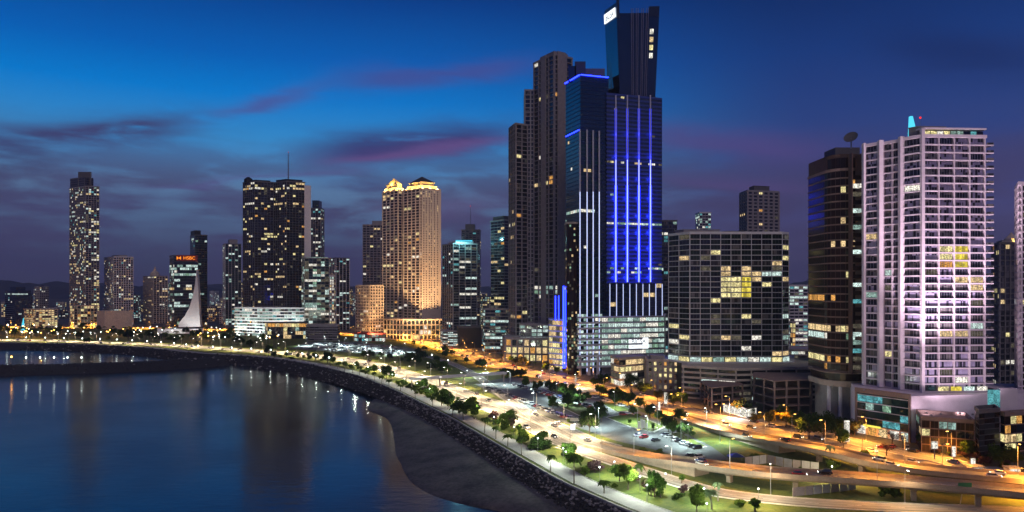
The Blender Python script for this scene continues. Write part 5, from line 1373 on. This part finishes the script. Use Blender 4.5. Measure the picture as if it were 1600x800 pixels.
# scattered trees along the inland lawn, the avenue and the far waterfront
def clear_of(p, lines):
    return all(min((V2(q) - V2(p)).length for q in l[::2]) > w for l, w in lines)
LINES = [(road1, 15), (balboa, 15), (slip, 8), (road_low, 9), (via1, 9), (via2, 9)]
def scatter(poly_px, n, kinds, fmt, group, smin, smax, seed):
    rr = random.Random(seed); pts = [gp(*p) for p in poly_px]; xs = [p.x for p in pts]; ys = [p.y for p in pts]; got = []; tries = 0
    while len(got) < n and tries < n * 60:
        tries += 1; x, y = rr.uniform(min(xs), max(xs)), rr.uniform(min(ys), max(ys))
        ins = False
        for i in range(len(pts)):
            a, b = pts[i], pts[i - 1]
            if (a.y > y) != (b.y > y) and x < (b.x - a.x) * (y - a.y) / (b.y - a.y) + a.x: ins = not ins
        if not ins or not clear_of(Vector((x, y)), LINES): continue
        got.append((x / y, x, y))
    for i, (_, x, y) in enumerate(sorted(got)):
        k = kinds[i % len(kinds)]; plant(k, (x, y), fmt.format(n=lnth(i), k=SPOKEN[k]), group, rr.uniform(smin, smax))
scatter([(640, 556), (705, 560), (770, 590), (740, 598), (690, 585), (640, 572)], 20, ['dark', 'round', 'dark', 'bright', 'bush_dark'], '{k}, {n} in the grove left of the big car park', 'grove by the footbridge', .7, 1., 21)
scatter([(640, 540), (700, 548), (790, 585), (860, 605), (800, 590), (700, 562)], 14, ['round', 'dark', 'palm'], '{k}, {n} between avenue and slip road', 'trees of the avenue verge', .7, .95, 22)
scatter([(470, 556), (600, 556), (660, 566), (680, 575), (600, 566), (500, 557)], 10, ['round', 'dark', 'bush'], '{k}, {n} on the verge before the far car park', 'trees before the far car park', .7, 1., 23)
scatter([(0, 533), (250, 541), (430, 552), (430, 530), (300, 520), (0, 515)], 105, ['palm', 'round', 'palm_b', 'bush', 'dark', 'palm'], '{k}, {n} in the far waterfront park', 'trees of the far waterfront park', 1., 1.5, 24)
scatter([(700, 552), (800, 574), (890, 594), (890, 587), (800, 566), (720, 550)], 16, ['palm', 'round', 'amber'], '{k}, {n} on the pavement before the mall', 'trees before the mall', .7, .95, 25)

scatter([(650, 617), (700, 628), (780, 668), (860, 710), (960, 752), (930, 712), (830, 676), (760, 648), (700, 620), (655, 606)], 34, ['bush', 'bright', 'bush_dark', 'round', 'purple', 'bush', 'young'], '{k}, {n} in the shrub strip beside the coastal road', 'shrub strip by the coastal road', .7, 1.1, 31)
scatter([(770, 592), (830, 590), (900, 606), (1000, 640), (1090, 672), (1085, 664), (1000, 628), (900, 598), (830, 584)], 26, ['round', 'dark', 'bush', 'bright', 'dark'], '{k}, {n} on the verge between car park and avenue', 'trees between car park and avenue', .6, 1., 32)
scatter([(820, 612), (870, 606), (960, 640), (930, 660), (860, 640)], 14, ['round', 'dark', 'bush', 'round_b'], '{k}, {n} among the parked cars', 'trees among the parked cars', .6, .95, 33)
scatter([(1090, 640), (1180, 655), (1300, 680), (1420, 705), (1420, 695), (1300, 670), (1180, 646), (1100, 632)], 12, ['amber', 'dark', 'bush_dark', 'amber'], '{k}, {n} on the inland pavement of the avenue', 'trees on the inland pavement', .7, 1., 34)
scatter([(1180, 745), (1230, 748), (1350, 775), (1500, 790), (1500, 775), (1350, 752), (1250, 742)], 8, ['bush', 'young', 'bush_dark'], '{k}, {n} on the lawn under the seaward flyover', 'shrubs under the flyover', .6, .9, 35)
scatter([(1340, 704), (1430, 722), (1560, 748), (1590, 746), (1590, 728), (1500, 706), (1430, 696), (1350, 690)], 24, ['sparse', 'dark', 'bush_dark', 'purple', 'sparse', 'round'], '{k}, {n} on the pavement under the pink podium and dark blocks', 'trees under the pink podium', .6, .9, 36)
scatter([(760, 612), (830, 646), (960, 694), (1060, 718), (1010, 708), (900, 672), (830, 642)], 22, ['bush', 'bush_dark', 'young', 'round', 'bush'], '{k}, {n} on the verge between coastal road and car park', 'shrubs between coastal road and car park', .6, 1.1, 37)
scatter([(960, 640), (1020, 652), (1100, 690), (1060, 690), (1000, 668)], 12, ['round', 'bush', 'dark', 'young'], '{k}, {n} on the islands near the white sculpture', 'trees near the sculpture', .6, 1., 38)
scatter([(960, 762), (1040, 780), (1160, 798), (1240, 797), (1160, 785), (1040, 758), (980, 742)], 16, ['bush', 'young', 'bush_dark', 'purple', 'palm_c'], '{k}, {n} on the lawn before the service road', 'shrubs before the service road', .6, 1.1, 39)

# =================================================================== VEHICLES
for k, c in dict(white=(.75, .75, .74), silver=(.42, .43, .45), grey=(.14, .145, .15), black=(.015, .015, .017), red=(.35, .02, .02), blue=(.03, .06, .22)).items(): pbr('car_' + k, c, .28, .03, .5, .15, .6)
pbr('tyre', (.015, .015, .015), .9)
CARS = {}
def loft(mb, secs, m):
    """secs: (x, half width, z0, half width top, z1)"""
    b = len(mb.v); i = mb.mid(m)
    for (x, w0, z0, w1, z1) in secs: mb.v += [(x, -w0, z0), (x, w0, z0), (x, w1, z1), (x, -w1, z1)]
    for k in range(len(secs) - 1):
        for j in range(4): mb.f.append((b + k * 4 + j, b + k * 4 + (j + 1) % 4, b + k * 4 + 4 + (j + 1) % 4, b + k * 4 + 4 + j)); mb.mi.append(i)
    mb.f.append((b, b + 3, b + 2, b + 1)[::-1]); mb.mi.append(i); e = b + (len(secs) - 1) * 4
    mb.f.append((e, e + 1, e + 2, e + 3)[::-1]); mb.mi.append(i)
def car_parts(colour, suv):
    h = 1.75 if suv else 1.45; p = {}
    b = MB(); loft(b, [(-2.2, .72, .38, .70, .72), (-2.12, .84, .28, .80, .92), (-1.5, .88, .24, .84, .98), (.9, .88, .24, .84, .96), (1.9, .86, .26, .78, .82), (2.2, .72, .36, .66, .66)], 'car_' + colour); p['body'] = b
    c = MB(); x0 = -2.05 if suv else -1.75; loft(c, [(x0, .80, .93, .62, .97), (x0 + .45, .81, .93, .66, h - .07), (.35, .81, .93, .64, h - .07), (1.05, .80, .93, .60, .97)], 'glass'); p['cabin_glass'] = c
    r = MB(); loft(r, [(x0 + .40, .64, h - .08, .62, h), (.38, .62, h - .08, .60, h)], 'car_' + colour); p['roof'] = r
    w = MB(); w.tube([(0, -.12, 0), (0, .12, 0)], [.33, .33], 'tyre', 10); w.tube([(0, -.135, 0), (0, .135, 0)], [.2, .2], 'metal', 8); p['wheel'] = w
    hl = MB(); hl.box(2.08, 2.22, -.13, .13, -.08, .08, 'e_white'); p['headlight'] = hl
    tl = MB(); tl.box(-2.2, -2.1, -.13, .13, -.08, .08, 'e_tail'); p['taillight'] = tl
    ho = MB(); ho.box(2.08, 2.2, -.13, .13, -.08, .08, 'metal'); p['headlight_off'] = ho
    to = MB(); to.box(-2.2, -2.1, -.13, .13, -.08, .08, 'rustred'); p['taillight_off'] = to
    return p
def merged(p, on):
    m = MB()
    def add(src, off):
        b = len(m.v); m.v += [(x + off[0], y + off[1], z + off[2]) for x, y, z in src.v]
        for f, i in zip(src.f, src.mi): m.f.append(tuple(b + k for k in f)); m.mi.append(m.mid(src.mats[i]))
    for k in ('body', 'cabin_glass', 'roof'): add(p[k], (0, 0, 0))
    for x in (-1.35, 1.4):
        for y in (-.78, .78): add(p['wheel'], (x, y, .33))
    for y in (-.6, .6): add(p['headlight' if on else 'headlight_off'], (0, y, .66)); add(p['taillight' if on else 'taillight_off'], (0, y, .78))
    return m.mesh('car')
for k in ('white', 'silver', 'grey', 'black', 'red', 'blue'):
    for suv in (0, 1):
        p = car_parts(k, suv); CARS[k, suv] = ({n: q.mesh(n) for n, q in p.items()}, {True: merged(p, True), False: merged(p, False)})
def car(loc, rz, label, group, on=False, colour=None, near=None):
    colour = colour or rnd.choices(('white', 'silver', 'grey', 'black', 'red', 'blue'), (5, 4, 3, 3, 1.2, 1))[0]; suv = rnd.random() < .4
    label = f'{colour} {"SUV" if suv else "car"}{label}'
    parts, whole = CARS[colour, suv]
    if near is None: near = loc[1] < 345
    if not near:
        o = bpy.data.objects.new('car', whole[on]); COL.objects.link(o); o.location = loc; o.rotation_euler = (0, 0, rz); return tag(o, label, 'car', group)
    t = thing('car', label, 'car', loc, group, rz)
    for k in ('body', 'cabin_glass', 'roof'): inst(k, parts[k], t, (0, 0, 0))
    for x in (-1.35, 1.4):
        for y in (-.78, .78): inst('wheel', parts['wheel'], t, (x, y, .33))
    for y in (-.6, .6): inst('headlight', parts['headlight' if on else 'headlight_off'], t, (0, y, .66)); inst('taillight', parts['taillight' if on else 'taillight_off'], t, (0, y, .78))
    return t
def park(p0, p1, step, fill, what, group, turn=90):
    a, b = gp(*p0), gp(*p1); L = (b - a).length; n = int(L / step); ang = math.atan2(b.y - a.y, b.x - a.x)
    k = 0
    for i in range(n):
        if rnd.random() > fill: continue
        p = a.lerp(b, (i + .5) / n); car((p.x, p.y, .07), ang + R(turn) + (math.pi if rnd.random() < .3 else 0), f', {nth(k)} from the near end of {what}', group); k += 1
park((1092, 703), (1036, 681), 3.0, .85, 'the row nearest the flyovers', 'cars parked by the flyover end'); park((1030, 691), (992, 681), 3.2, .6, 'the short seaward row', 'cars parked by the flyover end')
park((905, 661), (762, 607), 3.0, .85, 'the long seaward row', 'cars in the seaward parking row'); park((935, 641), (800, 601), 3.1, .8, 'the middle parking row', 'cars in the middle parking row'); park((975, 636), (850, 598), 3.2, .6, 'the inland parking row', 'cars in the inland parking row')
for i, (p0, p1) in enumerate([((640, 555), (470, 544)), ((640, 551.5), (480, 540.5)), ((630, 547.5), (490, 537.5)), ((620, 543.5), (500, 535.5))]):
    park(p0, p1, 4.2, .7, f'the {("first", "second", "third", "fourth")[i]} row of the far car park', 'cars in the far car park')
for i, (x, y, c) in enumerate([(974, 649, 'red'), (1080, 714, 'black'), (1093, 716, 'white'), (1395, 700, 'red'), (1418, 702, 'grey')]):
    p = gp(x, y); car((p.x, p.y, .07), R(15 * i), (' alone on the car park', ' left of the white car by the flyover', ' right of the black car by the flyover', ' by the bare trees under the pink podium', ' right of the red car under the pink podium')[i], 'cars standing alone', colour=c)
def traffic(line, offs, step, what, group, s0=10, ymax=1000):
    k = 0
    for off, back in offs:
        s = s0 + rnd.uniform(0, step)
        pts = along(line, 2., 0., off)
        i = int(s / 2)
        while i < len(pts):
            p, hd, n = pts[i]
            if 150 < p.y < ymax and abs(p.x / p.y) < .72: car((p.x, p.y, p.z + .08), hd + (math.pi if back else 0), f', {nth(k)} in the traffic on {what}', group, True); k += 1
            i += int(step * rnd.uniform(.5, 1.6) / 2)
traffic(road1, [(-9, 0), (-5, 0), (5, 1), (9, 1)], 54, 'the coastal road', 'traffic on the coastal road')
traffic(balboa, [(-9, 0), (-5, 0), (5, 1), (9, 1)], 54, 'the inland avenue', 'traffic on the avenue')
traffic(via1, [(-2.2, 0), (2.2, 1)], 60, 'the seaward flyover', 'traffic on the seaward flyover', 40); traffic(via2, [(-2.4, 0), (2.4, 1)], 55, 'the inland flyover', 'traffic on the inland flyover', 60)

# =================================================================== STREET LAMPS (each with its own light)
def lamp_meshes(h, arm, head):
    pl = MB(); pl.tube([(0, 0, -.2), (0, 0, h * .5), (0, 0, h)], [.13, .10, .07], 'metal', 7); pl.box(-.22, .22, -.22, .22, -.1, .25, 'kerb')
    am = MB(); am.tube([(0, 0, h - .1), (arm * .5, 0, h + .45), (arm, 0, h + .5)], [.06, .05, .05], 'metal', 5)
    hd = MB(); hd.box(arm - .45, arm + .6, -.2, .2, h + .42, h + .6, 'metal'); 
    ls = MB(); ls.box(arm - .40, arm + .55, -.2, .2, h + .26, h + .415, head)
    return pl.mesh('pole'), am.mesh('arm'), hd.mesh('lamp_head'), ls.mesh('lens')
def globe_meshes(h, r, head):
    pl = MB(); pl.tube([(0, 0, -.2), (0, 0, h)], [.09, .06], 'metal', 6)
    gl = MB(); gl.ball((0, 0, h + r * .8), r, head, 8, 6)
    return pl.mesh('pole'), gl.mesh('lamp_globe')
LM = {k: lamp_meshes(h, a, e) for k, h, a, e in (('amber', 10, 2.2, 'e_amber'), ('white', 9, 1.6, 'e_cool'), ('warm', 10, 2.2, 'e_white'))}
GM = {k: globe_meshes(h, r, e) for k, h, r, e in (('cool', 5.0, .24, 'e_cool'), ('warm', 5.0, .24, 'e_white'), ('amber', 5.5, .3, 'e_amber'))}
GF = {k: globe_meshes(h, r, e) for k, h, r, e in (('cool', 6.0, .55, 'e_cool'), ('warm', 6.0, .55, 'e_white'), ('amber', 6.5, .7, 'e_amber'))}  # far globes oversized so their shape imitates lamp glare
LC = dict(amber=(1, .37, .045), white=(.78, 1, .94), warm=(1, .74, .42), cool=(.88, 1, .80))
def street_lamp(kind, p, rz, label, group, power, spot=150, z=0.):
    t = thing('street_lamp', label, 'street lamp', (p[0], p[1], z), group, rz)
    for n, me in zip(('pole', 'arm', 'lamp_head'), LM[kind]): o = inst(n, me, t, (0, 0, 0))
    inst('lens', LM[kind][3], o, (0, 0, 0))
    if power:
        ld = LIGHTS.setdefault((kind, power, spot), None)
        if ld is None:
            ld = bpy.data.lights.new('lamp_light', 'SPOT'); ld.energy = power * LK; ld.color = LC[kind]; ld.spot_size = R(spot); ld.spot_blend = .7; ld.shadow_soft_size = .3; LIGHTS[kind, power, spot] = ld
        l = bpy.data.objects.new('lamp_light', ld); COL.objects.link(l); l.parent = t; l.location = (2.2 if kind != 'white' else 1.6, 0, LH[kind])
LIGHTS = {}; LK = 1.0; LH = dict(amber=10.15, white=9.15, warm=10.15)
def globe_lamp(kind, p, label, group, power, z=0.):
    t = thing('park_lamp', label, 'park lamp', (p[0], p[1], z), group)
    for n, me in zip(('pole', 'lamp_globe'), (GM if p[1] < 590 else GF)[kind]): inst(n, me, t, (0, 0, 0))
    if power:
        ld = LIGHTS.setdefault(('g', kind, power), None)
        if ld is None:
            ld = bpy.data.lights.new('globe_light', 'POINT'); ld.energy = power * LK; ld.color = LC[kind]; ld.shadow_soft_size = .5; LIGHTS['g', kind, power] = ld
        l = bpy.data.objects.new('globe_light', ld); COL.objects.link(l); l.parent = t; l.location = (0, 0, 6.5)
def seen(p): return p.y > 150 and abs(p.x / p.y) < .78 and p.y < 1300
def lamp_row(line, step, off, kind, what, group, power, face, start=5, z=None):
    k = 0
    for p, hd, n in along(line, step, start, off):
        if not seen(p): continue
        street_lamp(kind, p, math.atan2(n.y, n.x) + (math.pi if face > 0 else 0), f'{nth(k)} {"amber" if kind == "amber" else "white"} street lamp {what}', group, power * (2.5 if kind == 'amber' and p.y > 760 else 1), z=p.z); k += 1
lamp_row(balboa, 36, 12.2, 'amber', 'along the seaward kerb of the avenue', 'lamps on the seaward kerb of the avenue', 56000, 1)
lamp_row(balboa, 36, -12.2, 'amber', 'along the inland kerb of the avenue', 'lamps on the inland kerb of the avenue', 50000, -1, 22)
lamp_row(road1, 34, 12.0, 'warm', 'along the seaward kerb of the coastal road', 'lamps of the coastal road', 52000, 1)
lamp_row(road1, 34, -12.0, 'warm', 'along the inland kerb of the coastal road', 'lamps on the inland kerb of the coastal road', 46000, -1, 22)
lamp_row(via2, 34, 4.9, 'amber', 'on the inland flyover', 'lamps on the inland flyover', 44000, 1, 20); lamp_row(via1, 42, -4.4, 'amber', 'on the seaward flyover', 'lamps on the seaward flyover', 26000, -1, 30)
lamp_row(road_low, 40, 5.2, 'warm', 'along the service road', 'lamps of the service road', 8000, 1, 18)
k = 0
for i, (p, hd, n) in enumerate(along(near_coast, 26, 8, -12.3)):
    if seen(p) and p.y > 195: globe_lamp('cool', p, f'{nth(k)} white globe lamp along the promenade', 'promenade globe lamps', 3200 if p.y < 620 else 5000); k += 1
for i, (x, y) in enumerate(sorted([(1125, 692), (1064, 689), (1104, 668), (1027, 668), (996, 662), (960, 640), (1012, 682), (905, 634), (870, 625), (834, 634), (797, 602), (900, 607), (846, 600), (935, 668), (758, 598), (1075, 700)])):
    street_lamp('white', gp(x, y), rnd.uniform(0, 6), f'white mast lamp, {lnth(i)} in the big car park', 'white mast lamps of the big car park', 24000)
for i, (x, y) in enumerate(sorted([(480, 541), (508, 538), (538, 541), (568, 544), (600, 548), (630, 551), (530, 546), (570, 550), (610, 554)])):
    street_lamp('white', gp(x, y), rnd.uniform(0, 6), f'white mast lamp, {lnth(i)} in the far car park', 'white mast lamps of the far car park', 70000)
for i, px in enumerate([14, 37, 59, 81, 102, 124]):
    d = 612; globe_lamp('amber' if i == 0 else 'cool', (gx(px, d), d + 3), f'{("amber globe lamp on the breakwater spit", "first white globe lamp on the breakwater spit", "second white globe lamp on the breakwater spit", "third white globe lamp on the breakwater spit", "fourth white globe lamp on the breakwater spit", "white globe lamp near the root of the breakwater spit")[i]}', 'breakwater lamps', 300, .5)
rr = random.Random(77)
for i, px in enumerate(sorted(rr.uniform(0, 440) for _ in range(110))):
    y = rr.uniform(512, 530) + max(0, (px - 200) * .045)
    k = rr.choices(('cool', 'warm', 'amber'), (2, 3, 5) if px < 220 else (5, 2, 3))[0]
    globe_lamp(k, gp(px, y), f'{"amber" if k == "amber" else "white"} globe lamp, {lnth(i)} in the far waterfront park', 'globe lamps of the far waterfront park', (9000 if k != 'amber' else 22000) if i % 2 else 0)
for i, (x, y) in enumerate(sorted([(700, 575), (730, 590), (675, 566), (760, 582), (1000, 770), (1100, 790), (960, 745), (880, 722), (1185, 791), (1040, 765), (1300, 753)])):
    globe_lamp('warm' if x > 1110 else 'cool', gp(x, y), f'park lamp, {lnth(i)} on the lawns by the flyovers and the sea', 'park lamps on the lawns', 11000)

# =================================================================== SMALL THINGS
# hoarding fences, each panel its own piece
pbr('hoard', (.42, .45, .46), .6, .2)
def hoarding(label, pts_px, h, m):
    pts = [gp(*p) for p in pts_px]; t = thing('hoarding', label, 'fence', pts[0])
    for a, b in zip(pts, pts[1:]):
        L = (b - a).length; n = max(1, int(L / 3.0)); u = (b - a) / L; nrm = Vector((u.y, -u.x, 0))
        for i in range(n):
            p0 = a + u * (L * i / n + .14); p1 = a + u * (L * (i + 1) / n - .14); off = nrm * rnd.uniform(-.06, .06); q = MB()
            q.hexa([p0 + off, p1 + off, p1 + off - nrm * .08, p0 + off - nrm * .08], [v + Vector((0, 0, h)) for v in (p0 + off, p1 + off, p1 + off - nrm * .08, p0 + off - nrm * .08)], m if i % 3 else 'conc')
            q.build('panel', t)
hoarding('pale blue white hoarding of upright panels between the flyovers', [(1164, 728), (1198, 724), (1238, 732), (1280, 737)], 3.2, 'hoard')
hoarding('white panelled hoarding on the lawn under the seaward flyover', [(1238, 776), (1258, 774), (1338, 765)], 2.8, 'hoard')
p = gp(1150, 722); t = thing('canopy_tent', 'dark blue canopy tent beside the white hoarding', 'tent', p); q = MB()
q.prism([(p.x - 3, p.y - 2), (p.x + 3, p.y - 2), (p.x + 3, p.y + 2), (p.x - 3, p.y + 2)], 2.2, 3.4, 'car_blue', [(p.x - .4, p.y - .3), (p.x + .4, p.y - .3), (p.x + .4, p.y + .3), (p.x - .4, p.y + .3)]); q.build('canopy', t)
for sx_ in (-2.8, 2.8):
    for sy in (-1.8, 1.8): q = MB(); q.tube([(p.x + sx_, p.y + sy, -.1), (p.x + sx_, p.y + sy, 2.25)], [.06, .06], 'metal', 5); q.build('leg', t)
p = gp(1004, 670); t = thing('sculpture', 'group of white upright blocks standing on a car park island', 'sculpture', p)
for (dx_, dy_, w, h) in ((-1.6, .2, .9, 3.4), (-.4, -.4, 1.0, 4.6), (.8, .3, .9, 3.9), (1.9, -.3, .8, 2.8), (.2, 1.2, .9, 3.2)):
    q = MB(); q.box(p.x + dx_ - w / 2, p.x + dx_ + w / 2, p.y + dy_ - w / 2, p.y + dy_ + w / 2, .1, h, 'white'); q.build('block', t)
p = gp(1019, 670); t = thing('planter', 'round pale kerbed planter beside the white block sculpture', 'planter', p); q = MB()
ring = [(p.x + 2.6 * math.cos(a), p.y + 2.6 * math.sin(a)) for a in [2 * math.pi * i / 20 for i in range(20)]]; q.prism(ring, .1, .55, 'kerb'); q.build('rim', t)
q = MB(); q.prism([((x - p.x) * .85 + p.x, (y - p.y) * .85 + p.y) for x, y in ring], .5, .6, 'grass'); q.build('turf', t)
def light_box(label, px, py, w, h, m, foot_=1.2):
    p = gp(px, py); t = thing('advert_sign', label, 'sign', p); q = MB(); q.box(p.x - w / 2, p.x + w / 2, p.y - .2, p.y + .2, foot_, foot_ + h, 'metal'); q.box(p.x - w / 2 + .1, p.x + w / 2 - .1, p.y - .23, p.y - .205, foot_ + .1, foot_ + h - .1, m); q.build('light_box', t)
    q = MB(); q.box(p.x - .15, p.x + .15, p.y - .15, p.y + .15, -.1, foot_ + .05, 'metal'); q.build('post', t)
light_box('glowing white advert box by the coastal road', 895, 676, 2.2, 2.6, 'e_signwhite'); light_box('orange panel sign behind the white advert box', 898, 663, 4.5, 1.6, 'conc_warm', 1.5)
light_box('white pylon sign before the glass podium', 1323, 694, 2.4, 9, 'l_white', 1.); light_box('pinkish white sign by the bare trees under the pink podium', 1460, 718, 2.6, 3.0, 'l_white', 4.)
light_box('small pink white sign at the right end of the avenue', 1490, 722, 1.6, 4.0, 'l_white', 2.); light_box('white sign panel right of the small pink white sign', 1520, 734, 1.8, 3.4, 'l_white', .8)
light_box('white pylon sign at the avenue bend beside the amber trees', 1040, 634, 1.8, 6.5, 'l_white', 1.); light_box('second white pylon sign before the garage', 1030, 646, 1.3, 5, 'l_white', 1.)
# green road sign hanging under the seaward flyover
p = gp(1500, 790); t = thing('road_sign', 'green road sign on a leaning pole under the seaward flyover', 'sign', p); q = MB(); q.tube([p, p + Vector((1.2, 0, 7.0))], [.12, .09], 'metal', 6); q.build('pole', t)
pbr('signgreen', (.02, .16, .08), .5); q = MB(); q.box(p.x - .6, p.x + 3.4, p.y - .2, p.y - .1, 5.6, 6.9, 'signgreen'); q.build('panel', t)
# white-lit bus shelters and stalls at the right end
for i, (x, y) in enumerate([(1528, 742), (1556, 746), (1586, 744)]):
    p = gp(x, y); t = thing('stall', ('white lit market stall nearest the pink sign', 'blue roofed market stall in the middle of three', 'rightmost white lit market stall at the picture edge')[i], 'stall', p, 'roadside stalls'); q = MB(); q.box(p.x - 2, p.x + 2, p.y, p.y + 3, -.05, 2.6, 'white'); q.build('wall', t)
    q = MB(); q.box(p.x - 2.4, p.x + 2.4, p.y - .6, p.y + 3.3, 2.6, 2.95, 'car_blue' if i == 1 else 'conc'); q.build('roof', t)
    q = MB(); q.box(p.x - 1.6, p.x + 1.6, p.y - .06, p.y - .004, .9, 2.4, ('l_cool', 'l_teal', 'l_white')[i]); q.build('window', t)

# =================================================================== HAZE
mb = MB(); mb.box(-6500, 6500, -60, 9500, -8, 420, 'soil'); hz = mb.build('haze'); hz['kind'] = 'stuff'
tag(hz, 'thin blue dusk haze over the city and hills', 'haze')
def haze_mat(gg, out, m):
    v = gg.n('ShaderNodeVolumePrincipled'); v.inputs['Color'].default_value = (.75, .8, .95, 1); v.inputs['Density'].default_value = 9e-5; v.inputs['Anisotropy'].default_value = .2
    m.node_tree.links.new(v.outputs[0], out.inputs['Volume'])
mat('haze', haze_mat); hz.data.materials[0] = MATS['haze']
